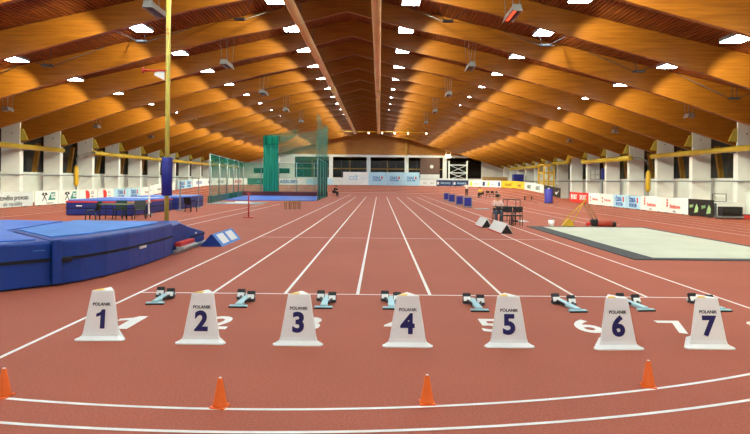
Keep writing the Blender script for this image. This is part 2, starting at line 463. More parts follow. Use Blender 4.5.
# side walls: pale panels below, dark night windows above
for side, x, nm in ((-1, XL, 'left'), (1, XR, 'right')):
    w = struct(MB().box((x+side*0.1, (YF+YN)/2, 3.2), (0.2, YF-YN, 7.0)).build('wall_'+nm, M_panel), 'outer %s wall of the hall' % nm)
    g = MB().box((x-side*0.03, (YF+YN)/2, 4.3), (0.04, YF-YN, 3.9)).build('window_%d' % (1 if side < 0 else 2), M_glass)
    struct(g, 'dark band of night windows along the %s wall' % nm)
    xp = x-side*1.1
    struct(MB().box((xp, (YF+YN)/2, 1.17), (0.12, YF-YN, 2.34)).build('trim_%d' % (2 if side < 0 else 3), M_panel), 'pale lower wall panelling on the %s side' % nm)
    for i, y in enumerate(FY):
        if y < 25: continue
        mm = MB().box((xp-side*0.08, y+1.8, 1.2), (0.05, 0.28, 2.3)); mm.build('panel_joint', M_grey, bpy.data.objects['trim_%d' % (2 if side < 0 else 3)])
# cable rail in front of columns
for side, x, nm in ((-1, -24.99, 'left'), (1, 21.69, 'right')):
    r = MB().tube([(x, 15, 2.12), (x, 101.5, 2.12)], 0.045, 6).build('conduit_rail', M_grey)
    tag(r, 'thin grey conduit running along the columns on the %s side' % nm, 'conduit')

# far gable wall
struct(MB().box((XC, YF+0.15, 1.25), (XR-XL, 0.3, 2.5)).build('wall_back', M_white), 'white far end wall below the windows')
m = MB()
m.extrude_xz([(XC-26.4, 6.5), (XC-26.4, topz(26.4)+0.01), (XC-22, topz(22)), (XC, topz(0)+0.1), (XC+22, topz(22)), (XC+26.4, topz(26.4)+0.01), (XC+26.4, 6.5)], YF+0.02, YF+0.3)
# (edges of the polygon below z = 6.5 collapse at the eaves)
g = m.build('trim_4', M_gable); struct(g, 'timber boarded gable above the far windows')
b = struct(MB().box((XC, YF-0.05, 6.42), (41, 0.3, 0.42)).build('trim_5', M_white), 'white beam across the top of the far windows')
for x in (-15.7, -8.8, -2.0, 4.87, 11.77, 18.75):
    MB().box((x, YF-0.1, 4.2), (0.7, 0.4, 4.6)).build('post', M_white, b)
struct(MB().box((-21.8, YF, 4.4), (12.0, 0.3, 4.2)).build('trim_6', M_white), 'white far wall left of the windows')
struct(MB().box((21.8, YF, 4.4), (6.0, 0.3, 4.2)).build('trim_7', M_white), 'white far wall right of the dark opening')
struct(MB().box((-19.5, YF-0.2, 3.6), (6.5, 0.06, 0.9)).build('window_9', M_glass), 'low dark window strip in the far wall left')
for i, (a, c) in enumerate(((-15.3, -9.1), (-8.45, -2.35), (-1.65, 4.5), (5.2, 11.4), (12.1, 18.4))):
    w = MB().box(((a+c)/2, YF+0.1, 4.35), (c-a, 0.06, 3.8)).build('window_%d' % (3+i), M_glass); struct(w, 'dark far window bay between white posts')
    if i < 4:
        f = MB(); f.box(((a+c)/2, YF, 4.1), (c-a, 0.1, 0.16))
        f.box((a+(c-a)/2, YF, 4.35), (0.16, 0.1, 3.8))
        f.build('window_bars', M_ydark, w)
        g2 = MB()
        for q in (1, 3): g2.box((a+(c-a)*q/4, YF, 4.35), (0.08, 0.1, 3.8))
        g2.build('mullions', M_dkgrey, w)
# wall behind the camera
struct(MB().box((XC, YN-0.15, 5.8), (XR-XL, 0.3, 12)).build('wall_front', M_white), 'end wall behind the camera')

# brown panel, scaffold and pipes at the far end
t = thing('scoreboard_panel', 'brown square panel with a round white disc on the far wall', 'panel', (9.1, YF-0.14, 0))
MB().box((0, 0, 4.75), (3.5, 0.12, 3.0)).build('board', M_brownpanel, t)
MB().tube([(0.3, -0.06, 4.6), (0.3, -0.12, 4.6)], 0.33, 16).build('disc', M_white, t)
MB().box((0, 0.02, 2.75), (3.5, 0.14, 0.9)).build('lower_panel', M_white, t)
t = thing('scaffold_rack', 'white steel scaffold rack standing in the dark far opening', 'scaffold', (14.0, 103.6, 0))
for sx in (-1.6, 1.6):
    for sy in (-0.4, 0.4): MB().tube([(sx, sy, 0), (sx, sy, 5.6)], 0.09, 6).build('upright', M_white, t)
for z in (2.3, 3.5, 4.9): MB().box((0, 0, z), (3.3, 0.9, 0.16)).build('shelf', M_white, t)
for (a, c) in (((-1.6, 3.5), (1.6, 4.9)), ((1.6, 3.5), (-1.6, 4.9)), ((-1.6, 3.5), (1.6, 2.3)), ((1.6, 3.5), (-1.6, 2.3))):
    MB().tube([(a[0], -0.4, a[1]), (c[0], -0.4, c[1])], 0.05, 6).build('brace', M_white, t)
t = thing('hanging_pipe', 'pair of thin cream pipes hanging at the far right gable', 'pipe', (12.1, 103.0, 0))
for dx in (-0.35, 0.45): MB().tube([(dx, 0, 6.7), (dx, 0, topz(14.4))], 0.08, 6).build('pipe', M_tan, t)
MB().box((0.0, -0.1, 6.4), (0.9, 0.4, 0.5), 0.05).build('lamp_box', M_spot, t)
o = MB().box((4.75, YF-0.35, 8.3), (0.42, 0.4, 3.5)).build('gable_post', M_ywood); tag(o, 'yellow timber post on the far gable wall', 'post')

# ------------------------------------------------------------------ lamps
SPOTS = {}; SPOT_W = 700
def lamp_proto(s, side, z):
    t = thing('ceiling_lamp', '', 'ceiling lamp')
    MB().box((0, 0, 0.1), (0.86, 1.46, 0.15), 0.02).build('housing', M_grey, t)
    MB().box((0, 0, 0.015), (0.8, 1.4, 0.025)).build('diffuser', M_lamp, t)
    MB().box((side*0.1, 0.745, 0.1), (0.3, 0.04, 0.1), 0.01).build('added_end_glow', M_lamp, t)  # unseen glowing strip, added to light the roof beam behind
    ld = SPOTS.get(side)
    if ld is None:
        ld = bpy.data.lights.new('lamp_beam', 'SPOT'); SPOTS[side] = ld
        ld.energy = SPOT_W; ld.spot_size = math.radians(76); ld.spot_blend = 0.5; ld.shadow_soft_size = 0.1; ld.color = (1.0, 0.96, 0.62)
    lo = bpy.data.objects.new('lamp_beam', ld); C.objects.link(lo); lo.parent = t
    lo.location = (side*0.1, 0.88, 0.1)
    lo.rotation_euler = Vector((side*3.7, 3.3, -2.7)).to_track_quat('-Z', 'Y').to_euler()
    top = topz(s)-z
    for dy in (-0.5, 0.5): MB().tube([(0, dy, 0.15), (0, dy, top+0.02)], 0.012, 5).build('hanger', M_dkgrey, t)
    return t
ROWS = ((3.2, 10.28, 'inner'), (9.45, 8.9, 'middle'), (15.35, 7.4, 'outer'))
for s, z, rn in ROWS:
    for side, sn in ((-1, 'left'), (1, 'right')):
        pr = None; cnt = 0
        for k in range(-7, 15):
            y = 26.9+5.1*k
            vis = y > (15 if rn == 'outer' else 18)
            if vis:
                lab = 'white glowing ceiling lamp in the %s %s row, %s to the camera' % (rn, sn, ORD[cnt]); cnt += 1; grp = 'ceiling lamps'
            else:
                lab = 'ceiling lamp over the near end of the hall above the camera'; grp = 'ceiling lamps above the camera'
            if pr is None: pr = lamp_proto(s, side, z); o = pr; o.location = (XC+side*s, y, z); o['label'] = lab; o['group'] = grp
            else: o = dup(pr, (XC+side*s, y, z), 0, lab, grp)

# tan ducts under the ridge
for side, nm in ((-1, 'left'), (1, 'right')):
    x = -1.86+side*1.67
    t = thing('ceiling_duct', 'long tan round duct hung under the ridge on the %s' % nm, 'duct', (x, 0, 8.75))
    MB().tube([(0, 12, 0), (0, 46, 0)], 0.19, 14).build('duct_run', M_tan, t)
    MB().tube([(0, 46, 0), (0, 83, 0)], 0.18, 14).build('duct_run', M_tan, t)
    MB().tube([(0, 42.9, 0), (0, 43.5, 0)], 0.215, 14).build('yellow_band', M_yellow, t)
    for y in FY[:13]:
        MB().tube([(0, y, 0.18), (0, y, 10.77-0.23*1.7-8.75+0.02)], 0.012, 5).build('hanger', M_dkgrey, t)
# spot bar across at the far end of the ducts
t = thing('spotlight_bar', 'yellow pipe with small round spotlights across the far end of the ducts', 'light bar', (0, 82.5, 0))
MB().tube([(-6.2, 0, 8.9), (7.5, 0, 8.9)], 0.07, 8).build('bar', M_yframe, t)
for i, x in enumerate((-3.6, -1.6, 0.3, 2.1, 4.0, 6.6)):
    h = MB().sphere((x, -0.05, 8.72), (0.22, 0.22, 0.22), 10).build('spotlight', M_spot, t)
for x in (-5.5, 6.9): MB().tube([(x, 0, 8.9), (x, 0, topz(abs(x-XC)))], 0.03, 6).build('hanger', M_dkgrey, t)

# radiant heaters
def heater(label, x, y, z, glow, up, small=False):
    t = thing('radiant_heater', label, 'heater', (x, y, z), 0, 'hanging radiant heaters')
    L, W, H = (1.6, 0.42, 0.26) if not small else (0.5, 0.42, 0.24)
    mm = MB()
    mm.extrude_xz([(-W/2, -H/2), (-W/2*0.6, H/2), (W/2*0.6, H/2), (W/2, -H/2), (W/2-0.03, -H/2), (W/2*0.6-0.03, H/2-0.03), (-W/2*0.6+0.03, H/2-0.03), (-W/2+0.03, -H/2)], -L/2, L/2)
    mm.build('hood', M_steel, t)
    MB().box((0, -L/2+0.02, 0.0), (W*0.78, 0.03, H*0.9)).build('end_plate', M_steel, t)
    MB().box((0, 0, -H/2+0.09), (W*0.62, L*0.94, 0.05)).build('burner', M_black, t)
    if glow: MB().box((-0.04, 0, -H/2+0.06), (0.12, L*0.9, 0.03)).build('glowing_strip', M_heat, t)
    for dx in (-W/2*0.55, W/2*0.55):
        for dy in (-L*0.4, L*0.4): MB().tube([(dx, dy, H/2-0.01), (dx*2.2, dy, up-z+0.03)], 0.014, 5).build('wire', M_steel, t)
for i in range(5):
    y = 21.9+10.2*i
    for x, nm in ((-8.5, 'left'), (4.95, 'right')):
        heater('grey radiant heater hung by wires on the inner %s side, %s to the camera' % (nm, ORD[i]), x, y, 8.28, nm == 'right' and i == 0, topz(abs(x-XC)))
for i in range(3):
    y = 32.3+10.2*i
    for x, nm in ((-20.75, 'left'), (17.2, 'right')):
        heater('short silver heater hung low near the columns on the %s, %s to the camera' % (nm, ORD[i]), x, y, 5.72, False, topz(abs(x-XC)), True)
# wind bracing in the second bay
for s in (5.0, 9.7, 14.2, 18.8):
    for side, nm in ((-1, 'left'), (1, 'right')):
        i = (5.0, 9.7, 14.2, 18.8).index(s)
        x = XC+side*s; zb = [9.62, 8.5, 7.3, 6.05][i]
        t = thing('wind_brace', 'dark steel cross of roof bracing rods on the %s slope, %s the ridge' % (nm, ['closest to', 'second from', 'third from', 'farthest from'][i]), 'roof bracing', (x, 27.85, zb), 0, 'roof bracing crosses')
        MB().box((0, 0, 0), (0.5, 0.28, 0.1), 0.02).build('plate', M_dkgrey, t)
        for dx in (-1.6, 1.6):
            for dy in (-2.4, 2.4):
                MB().tube([(dx*0.1, dy*0.04, 0), (dx, dy, topz(abs(x+dx-XC))-zb-0.02)], 0.018, 5).build('rod', M_dkgrey, t)

# yellow wall ducts
def duct(name, label, pts, r, m=M_yellow):
    o = MB().tube(pts, r, 12).build(name, m); return tag(o, label, 'duct')
def bracketed(o, pts, side):
    for x, y, z in pts:
        MB().bar((x, y, z-0.2), (x+side*0.7, y, z-0.2), 0.06, 0.08).build('bracket', M_grey, o)
d = duct('wall_duct', 'yellow round duct along the left columns, nearer length', [(-24.7, 10, 4.05), (-24.7, 45.2, 4.05)], 0.18); bracketed(d, [(-24.7, y, 4.05) for y in (30.4, 35.5, 40.6)], -1)
d = duct('wall_duct', 'yellow round duct along the left columns, farther length behind the padded post', [(-24.7, 50, 4.1), (-24.7, 101, 4.1)], 0.18); bracketed(d, [(-24.7, y, 4.1) for y in FY[6:]], -1)
d = duct('wall_duct', 'yellow round duct along the right columns, nearest length', [(21.4, 10, 4.05), (21.4, 45.6, 4.05)], 0.18); bracketed(d, [(21.4, y, 4.05) for y in (35.5, 40.6)], 1)
d = duct('wall_duct', 'yellow round duct along the right columns, from the grey elbow back with raised loops',
     [(21.4, 49.4, 4.1), (21.4, 60.9, 4.1), (21.4, 61.4, 4.85), (21.4, 65.5, 4.85), (21.4, 66.0, 4.28), (21.4, 71.2, 4.28), (21.4, 71.7, 4.9), (21.4, 76.7, 4.9), (21.4, 77.3, 4.1), (21.4, 95, 4.1)], 0.23)
bracketed(d, [(21.4, y, 4.1) for y in FY[6:8]], 1)
for side, x, y0, nm in ((-1, -24.58, 50.0, 'left'), (1, 21.3, 49.0, 'right')):
    t = thing('duct_drop', 'grey elbow pipe with a hanging yellow padded cylinder by the %s columns' % nm, 'pipe', (x, y0, 0))
    MB().tube([(0, 0, 4.1), (0, -1.3, 4.0), (0, -2.6, 3.75), (0, -2.9, 3.55), (0, -3.0, 2.9)], 0.07, 8).build('elbow_pipe', M_steel, t)
    MB().tube([(0, -3.0, 2.95), (0, -3.0, 2.7), (0, -3.0, 1.45), (0, -3.0, 1.25)], [0.07, 0.17, 0.19, 0.08], 12).build('padded_cylinder', M_yframe, t)
    MB().tube([(0, -3.0, 1.3), (0, -3.0, 0)], 0.05, 8).build('stand_pipe', M_steel, t)

# yellow steel tower on the right
t = thing('steel_tower', 'yellow square steel frame tower beside the right columns', 'steel frame', (20.3, 70.6, 0))
for dx in (-0.6, 0.6):
    for dy in (-1.1, 1.1): MB().box((dx, dy, 2.1), (0.16, 0.16, 4.2)).build('post', M_yframe, t)
for z in (1.75, 2.0, 3.1, 4.1):
    for dx in (-0.6, 0.6): MB().box((dx, 0, z), (0.12, 2.3, 0.16)).build('rail', M_yframe, t)
    for dy in (-1.1, 1.1): MB().box((0, dy, z), (1.3, 0.12, 0.16)).build('rail', M_yframe, t)
MB().tube([(-0.6, -1.1, 2.0), (0.6, -1.1, 3.1)], 0.05, 6).build('brace', M_yframe, t)
MB().tube([(0.6, -1.1, 3.1), (-0.6, -1.1, 4.1)], 0.05, 6).build('brace', M_yframe, t)
# small grey landing between right columns
t = thing('stair_landing', 'grey steel landing with railing between two right columns', 'landing', (22.4, 58.4, 0))
MB().box((0, 0, 2.25), (1.5, 2.6, 0.12)).build('deck', M_grey, t)
for z in (2.75, 3.3): MB().tube([(-0.7, -1.25, z), (-0.7, 1.25, z)], 0.03, 6).build('rail', M_steel, t)
for dy in (-1.25, 0, 1.25): MB().tube([(-0.7, dy, 2.3), (-0.7, dy, 3.32)], 0.03, 6).build('baluster', M_steel, t)
for dy in (-1.2, 1.2): MB().box((0.5, dy, 1.1), (0.12, 0.12, 2.2)).build('leg', M_grey, t)
MB().box((0.25, 0.3, 2.85), (0.35, 0.5, 1.1), 0.08).build('blue_bag', M_panelblue, t)

# ------------------------------------------------------------------ advertising boards
def board(label, t, length, mcol, z=None, h=1.0, marks=(), xy=None, th=None):
    """marks: (kind, ...) in board coordinates, x along the board, z up; face at -y"""
    if xy is None:
        x, y, a = rim(t, RO-0.12); th = a-PI/2
        z = rimz(t)-0.012
        slope = (rimz(t-length/2)-rimz(t+length/2))/length
    else: x, y = xy; slope = 0; z = z or 0
    o = thing('advertising_board', label, 'advertising board', (x, y, z), 0, 'advertising boards round the track')
    o.rotation_euler = (0, -math.atan(slope), th)
    MB().box((0, 0, h/2+0.03), (length-0.03, 0.06, h-0.02), 0.008).build('panel', mcol, o)
    for fx in (-length*0.35, length*0.35): MB().box((fx, 0.04, 0.03), (0.06, 0.3, 0.06)).build('foot', M_dkgrey, o)
    for k in marks:
        if k[0] == 'text':
            _, body, size, mm, px, pz = k[:6]; bold = k[6] if len(k) > 6 else 0.0; ex = k[7] if len(k) > 7 else 1.0
            text_part('lettering', body, size, mm, o, (px, -0.044, pz), (PI/2, 0, 0), 0.004, bold, ex)
        elif k[0] == 'poly':
            _, pts, mm = k; q = MB(); q.extrude_xz(pts, -0.04, -0.028); q.build('logo_mark', mm, o)
    return o
def ceska(px, z0=0.0, s=1.0):
    return [('text', 'ČESKÁ', 0.46*s, M_printblue, px-0.12, 0.66*s+z0, 0.012, 0.82), ('poly', [(px+0.62*s, 0.48*s+z0), (px+0.84*s, 0.48*s+z0), (px+0.84*s, 0.88*s+z0), (px+0.62*s, 0.88*s+z0)], M_printred),
            ('text', 'SPORTEM', 0.36*s, M_printblue, px, 0.28*s+z0, 0.01, 0.82)]
def hammer(px):
    L = [('poly', [(px+0.1, 0.36), (px+1.0, 0.36), (px+1.0, 0.9), (px+0.5, 0.9)], M_teal), ('text', 'SG', 0.42, M_board, px+0.72, 0.62, 0.015),
         ('text', 'Servisgroup club', 0.13, M_ink, px+0.3, 0.16)]
    L += [('poly', [(px-0.62, 0.3), (px-0.54, 0.3), (px-0.1, 0.82), (px-0.18, 0.86)], M_ink), ('poly', [(px-0.1, 0.3), (px-0.02, 0.3), (px-0.48, 0.86), (px-0.58, 0.82)], M_ink),
          ('poly', [(px-0.7, 0.72), (px-0.5, 0.9), (px-0.32, 0.86), (px-0.5, 0.7)], M_ink), ('poly', [(px-0.32, 0.86), (px-0.1, 0.9), (px+0.06, 0.72), (px-0.14, 0.7)], M_ink)]
    return L
def dmark(px):
    pts = [(px-0.55, 0.94)]+[(px-0.3+0.42*math.sin(a), 0.55+0.4*math.cos(a)) for a in [PI*i/8 for i in range(0, 8)]]+[(px-0.42, 0.06)]
    return [('poly', pts, M_printred), ('text', 'SČS', 0.3, M_printgrey, px+0.55, 0.72, 0.0, 0.9), ('text', 'svaz', 0.22, M_printgrey, px+0.55, 0.46), ('text', 'sport', 0.14, M_printpale, px+0.5, 0.2)]
def redstone(px):
    L = [('text', 'Redstone', 0.36, M_printred, px+0.25, 0.46, 0.004, 0.95), ('text', 'reality', 0.15, M_printgrey, px+0.15, 0.16)]
    for z in (0.48, 0.66, 0.84): L.append(('poly', [(px-0.85, z-0.06), (px-0.66, z-0.06), (px-0.66, z+0.08), (px-0.85, z+0.08)], M_printred))
    return L
XB = -23.15
# left straight (read from near to far)
LEFT = [(29.9, 5.8, M_boardgrey, 'grey board with two lines of dark text at the left edge', [('text', 'ntového provozu', 0.44, M_ink, 0.75, 0.62, 0.006), ('text', 'ale republiky', 0.38, M_printgrey, 0.7, 0.24)], 36.0),
        (38.95, 2.85, M_board, 'white board with crossed hammers and teal logo, nearer of two', hammer(0.0), None),
        (41.85, 2.85, M_board, 'white board with crossed hammers and teal logo, farther of two', hammer(0.0), None),
        (44.75, 2.85, M_board, 'white board with a red rounded mark, nearer of two', dmark(0.0), None),
        (47.65, 2.85, M_board, 'white board with a red rounded mark, farther of two', dmark(0.0), None),
        (50.55, 2.7, M_boardblue, 'light blue board with blue letters behind the high jump mat, nearer', ceska(0), None),
        (53.3, 2.7, M_boardblue, 'light blue board with blue letters behind the high jump mat, farther', ceska(0), None)]
for y, L, mc, lab, mk, _ in LEFT:
    yy = y+L/2 if _ is None else 35.9
    ll = L-0.05
    if _ is not None: ll = 5.7
    board(lab, 0, ll, mc, 0, 1.0, mk, (XB, yy), PI/2)
LT = 2*OFAR+ARC
def tl(y): return LT-y
board('white board with faint brown lettering left of the blue padded post', tl(57.6), 3.0, M_board, marks=[('text', 'Moravia', 0.34, M_printbrown, 0, 0.5)])
board('plain white board just behind the blue padded post', tl(60.7), 3.0, M_board, marks=[('text', 'Elektro', 0.3, M_printgrey, 0, 0.5)])
board('white board with red letters seen left of the yellow post', tl(63.8), 3.0, M_board, marks=[('text', 'GALIX', 0.4, M_printred, 0, 0.5, 0.01)])
board('light blue board with blue letters right of the padded post', tl(69.0), 5.0, M_boardblue, marks=ceska(-1.2)+ceska(1.2))
board('white board with blue letters at the start of the left bend', tl(74.2), 4.8, M_board, marks=[('text', 'VÍTKOVICE', 0.5, M_printblue, 0, 0.5, 0.01)])
bend = [(145.3, 4.0, M_board, 'white board with grey letters behind the left netting', [('text', 'ARMEX', 0.5, M_printgrey, 0, 0.5)]),
        (141.1, 4.2, M_board, 'white board with dark letters behind the left netting', [('text', 'UNIPLAST', 0.5, M_ink, 0, 0.5)]),
        (136.4, 4.6, M_board, 'white board with red letters behind the left netting', [('text', 'LINDER', 0.55, M_printred, 0, 0.5, 0.015)]),
        (131.6, 4.6, M_boardgreen, 'dark green board behind the netting beside the green curtain', [('text', 'LESY', 0.5, M_printpale, 0, 0.5)]),
        (125.9, 6.4, M_board, 'white board with large blue letters behind the cage netting', [('text', 'LASSELSBER', 0.72, M_printblue, 0, 0.5, 0.02)]),
        (120.2, 4.6, M_boardblue, 'low pale board with light blue emblem beside the cage', [('text', 'ČAS', 0.5, M_printpale, 0.8, 0.5)])]
for t_, L, mc, lab, mk in bend: board(lab, t_, L, mc, marks=mk)
board('tall white board with a faint pale blue emblem at the far bend', 113.9, 4.4, M_board, h=2.25, marks=[('text', 'CIŽ', 0.95, M_printpale, -0.4, 1.2, 0.01), ('text', 'ČAS', 0.5, M_boardblue, 1.4, 1.2)])
for i, (t_, lab) in enumerate(((110.2, 'tall light blue board with blue letters at far bend, left of three'), (107.2, 'tall light blue board with blue letters at far bend, middle of three'), (104.2, 'tall light blue board with blue letters at far bend, right of three'))):
    board(lab, t_, 2.98, M_boardblue, h=2.25, marks=ceska(0, 0.55, 1.15))
board('low white board right of the tall light blue boards', 101.1, 2.95, M_board, marks=[('text', 'Atlet', 0.3, M_printgrey, -0.6, 0.5), ('text', 'Sport', 0.3, M_printgrey, 0.8, 0.5)])
board('dark blue board with white letters below the scaffold, left half', 98.0, 3.15, M_boarddark, marks=[('text', 'VÍTKOVICE', 0.38, M_boardblue, 0.2, 0.5, 0.008), ('poly', [(-1.4, 0.3), (-1.05, 0.3), (-1.05, 0.72), (-1.4, 0.72)], M_board)])
board('dark blue board with white letters below the scaffold, right half', 94.8, 3.15, M_boarddark, marks=[('text', 'VÍTKOVICE', 0.38, M_boardblue, 0.2, 0.5, 0.008), ('poly', [(-1.4, 0.3), (-1.05, 0.3), (-1.05, 0.72), (-1.4, 0.72)], M_board)])
lime = [('poly', [(-1.7, 0.2), (-1.1, 0.2), (-1.1, 0.85), (-1.5, 0.85)], M_printlime), ('text', 'ostrava', 0.42, M_printgrey, -0.05, 0.5), ('poly', [(1.2, 0.2), (1.75, 0.2), (1.75, 0.85), (1.2, 0.85)], M_boarddark)]
board('white board with a lime green mark, beside the dark blue boards', 91.2, 4.0, M_board, marks=lime)
board('white board with a lime green mark, beside the yellow boards', 87.2, 3.95, M_board, marks=lime)
board('yellow board with brown letters, farther half', 82.6, 5.1, M_boardyellow, marks=[('text', 'Hospodář', 0.62, M_printbrown, 0, 0.5, 0.01)])
board('yellow board with brown letters, nearer half', 77.4, 5.1, M_boardyellow, marks=[('text', 'Noviny', 0.62, M_printbrown, 0, 0.5, 0.01)])
board('white board with grey green letters right of the yellow boards', 70.3, 8.6, M_board, marks=[('text', 'ABEST', 0.6, M_boardgreen, -2.0, 0.5, 0.015, 1.15), ('text', 'ABEST', 0.6, M_boardgreen, 2.0, 0.5, 0.015, 1.15)])
sw = [(1.2, 0.56), (1.45, 0.3), (1.75, 0.32), (2.65, 0.82), (1.8, 0.52), (1.52, 0.52)]
board('black board with a white tick mark behind the violet barrel', 62.8, 5.8, M_boardblack, marks=[('poly', sw, M_board)])
XRB = 18.85
def rb(lab, y0, y1, mc, mk): return board(lab, 0, y0-y1, mc, 0, 1.0, mk, (XRB, (y0+y1)/2), -PI/2)
rb('red board with two white words on the right side', 57.4, 52.3, M_boardred, [('text', 'SPORT', 0.62, M_board, -1.25, 0.55, 0.02, 0.95), ('text', 'SPORT', 0.62, M_board, 1.25, 0.55, 0.02, 0.95)])
def pinkish(px): return [('text', 'Rotterdam', 0.3, M_printred, px+0.25, 0.52), ('poly', [(px-0.95, 0.3), (px-0.75, 0.3), (px-0.75, 0.45), (px-0.95, 0.45)], M_printred), ('poly', [(px-0.95, 0.56), (px-0.75, 0.56), (px-0.75, 0.74), (px-0.95, 0.74)], M_printred)]
rb('white board with small red script beside the red board', 52.2, 49.5, M_board, pinkish(0))
rb('white board with small red script beside the light blue boards', 49.4, 46.75, M_board, pinkish(0))
rb('light blue board with blue words on the right side, farther of two', 46.7, 44.25, M_boardblue, ceska(0))
rb('light blue board with blue words on the right side, nearer of two', 44.2, 41.85, M_boardblue, ceska(0))
rb('white board with a red dotted mark and red name, farther of two', 41.8, 38.55, M_board, redstone(-0.2))
rb('white board with a red dotted mark and red name, next to the black board', 38.5, 35.4, M_board, redstone(-0.2))
def apple(px): return [('poly', [(px+0.02, 0.2), (px+0.42, 0.26), (px+0.46, 0.5), (px+0.28, 0.74), (px+0.12, 0.5)], M_printgreen), ('text', 'gpd', 0.28, M_printgreen, px-0.28, 0.62, 0.004)]
rb('black board with two pale green emblems on the right side', 35.35, 32.7, M_boardblack, apple(-0.65)+apple(0.65))

# ------------------------------------------------------------------ lane markers
def rtri(side, y_front, trunc):
    """triangle with an edge to the front (-y), corners cut back"""
    h = side*math.sqrt(3)/2
    P = [Vector((-side/2, y_front, 0)), Vector((side/2, y_front, 0)), Vector((0, y_front+h, 0))]
    out = []
    for i in range(3):
        p = P[i]; a = (P[i-1]-p).normalized(); b = (P[(i+1) % 3]-p).normalized()
        out += [p+a*trunc, p+(a+b)*trunc*0.42, p+b*trunc]
    return out
def lane_marker(n, x, y, rz, label):
    t = thing('lane_marker', label, 'lane marker', (x, y, 0), rz, 'numbered lane markers')
    m = MB()
    A = rtri(0.45, 0.052, 0.03); B = rtri(0.285, 0.105, 0.02)
    # flange, flaring foot and tapered three-sided body
    Fl = rtri(0.66, -0.006, 0.07)
    rings = [[(p.x, p.y, 0.0) for p in Fl], [(p.x, p.y, 0.012) for p in Fl], [(p.x*0.88, (p.y-0.18)*0.88+0.18, 0.026) for p in Fl],
             [(p.x*1.07, (p.y-0.18)*1.07+0.18, 0.048) for p in A], [(p.x, p.y, 0.09) for p in A]]
    hB = 0.575
    pass
    rings.append([(p.x, p.y, hB-0.012) for p in B]); rings.append([(p.x*0.965, (p.y-0.18)*0.965+0.18, hB) for p in B])
    V = [[m.bm.verts.new(p) for p in r] for r in rings]
    for a, b in zip(V, V[1:]):
        for i in range(len(a)): m.bm.faces.new((a[i], a[(i+1) % len(a)], b[(i+1) % len(a)], b[i]))
    m.bm.faces.new(V[0]); m.bm.faces.new(V[-1])
    m.build('body', M_plastic, t)
    q = MB(); q.prism([(-0.11, 0.118), (-0.01, 0.118), (0.0, 0.19), (-0.045, 0.215)], hB-0.002, hB+0.006); q.build('yellow_sticker', M_ysticker, t)
    tilt = math.atan2(0.05, hB-0.132)
    def on_face(z): return 0.055+0.05*(z-0.12)/(hB-0.132)-0.002
    if n == 1: digit_one('number', 0.31, M_navy, t, (0, on_face(0.245), 0.245), (-tilt, 0, 0), 0.003)
    else: text_part('number', str(n), 0.31, M_navy, t, (0, on_face(0.245), 0.245), (PI/2-tilt, 0, 0), 0.003, 0.012, 1.0)
    text_part('maker_lettering', 'POLANIK', 0.05, M_ink, t, (0, on_face(0.415), 0.415), (PI/2-tilt, 0, 0), 0.002, 0.001, 1.0)
    return t
LM = [(-3.29, 6.82, 0.03), (-2.07, 6.72, 0.0), (-0.93, 6.70, 0.0), (0.345, 6.68, 0.0), (1.53, 6.70, 0.0), (2.79, 6.66, 0.05), (3.87, 6.72, 0.0)]
words = ['one', 'two', 'three', 'four', 'five', 'six', 'seven']
for i, (x, y, rz) in enumerate(LM):
    lane_marker(i+1, x, y, rz, 'white plastic lane marker box showing a navy number %s' % words[i])

# ------------------------------------------------------------------ starting blocks
def starting_block(label, x, y, rz, slots):
    t = thing('starting_block', label, 'starting block', (x, y, 0), rz, 'starting blocks along the start line')
    m = MB(); m.box((0, 0.38, 0.035), (0.1, 0.74, 0.05), 0.008); m.build('rail', M_alu, t)
    f = MB().box((0, 0.02, 0.02), (0.27, 0.07, 0.03), 0.008).build('cross_foot', M_alu, t)
    MB().box((0, -0.02, 0.012), (0.27, 0.02, 0.02)).build('rubber_edge', M_black, f)
    MB().box((0, 0.74, 0.02), (0.2, 0.06, 0.03), 0.008).build('end_foot', M_alu, t)
    for sx, yy in slots:
        rot = Matrix.Rotation(math.radians(-28), 3, 'X')
        p = MB().box((sx*0.095, yy, 0.088), (0.125, 0.05, 0.15), 0.01, rot).build('foot_pad', M_black, t)
        MB().box((sx*0.095, yy-0.036, 0.08), (0.11, 0.02, 0.07), 0.004, rot).build('white_facing', M_plastic, p)
        MB().bar((sx*0.095, yy-0.03, 0.06), (sx*0.05, yy-0.25, 0.04), 0.03, 0.03).build('stay', M_black, p)
        MB().box((sx*0.08, yy-0.01, 0.03), (0.16, 0.09, 0.05), 0.01).build('slider', M_dkgrey, p)
SB = [(-3.40, 8.83, 0.06), (-2.10, 8.68, 0.0), (-0.82, 8.66, 0.0), (0.20, 8.66, 0.0), (1.50, 8.56, 0.02), (2.96, 8.58, 0.10), (4.02, 8.70, 0.10), (5.18, 8.72, 0.06)]
sbl = ['behind lane marker one, left end of the row', 'between lane markers two and three', 'right of lane marker three', 'half hidden by lane marker four',
       'left of lane marker five', 'left of lane marker six', 'partly hidden behind lane marker six', 'mostly hidden behind lane marker seven']
for i, (x, y, rz) in enumerate(SB):
    starting_block('light blue starting block with black pads '+sbl[i], x, y, rz, ((-1, 0.58+0.03*(i % 2)), (1, 0.46 if i != 3 else 0.5)))

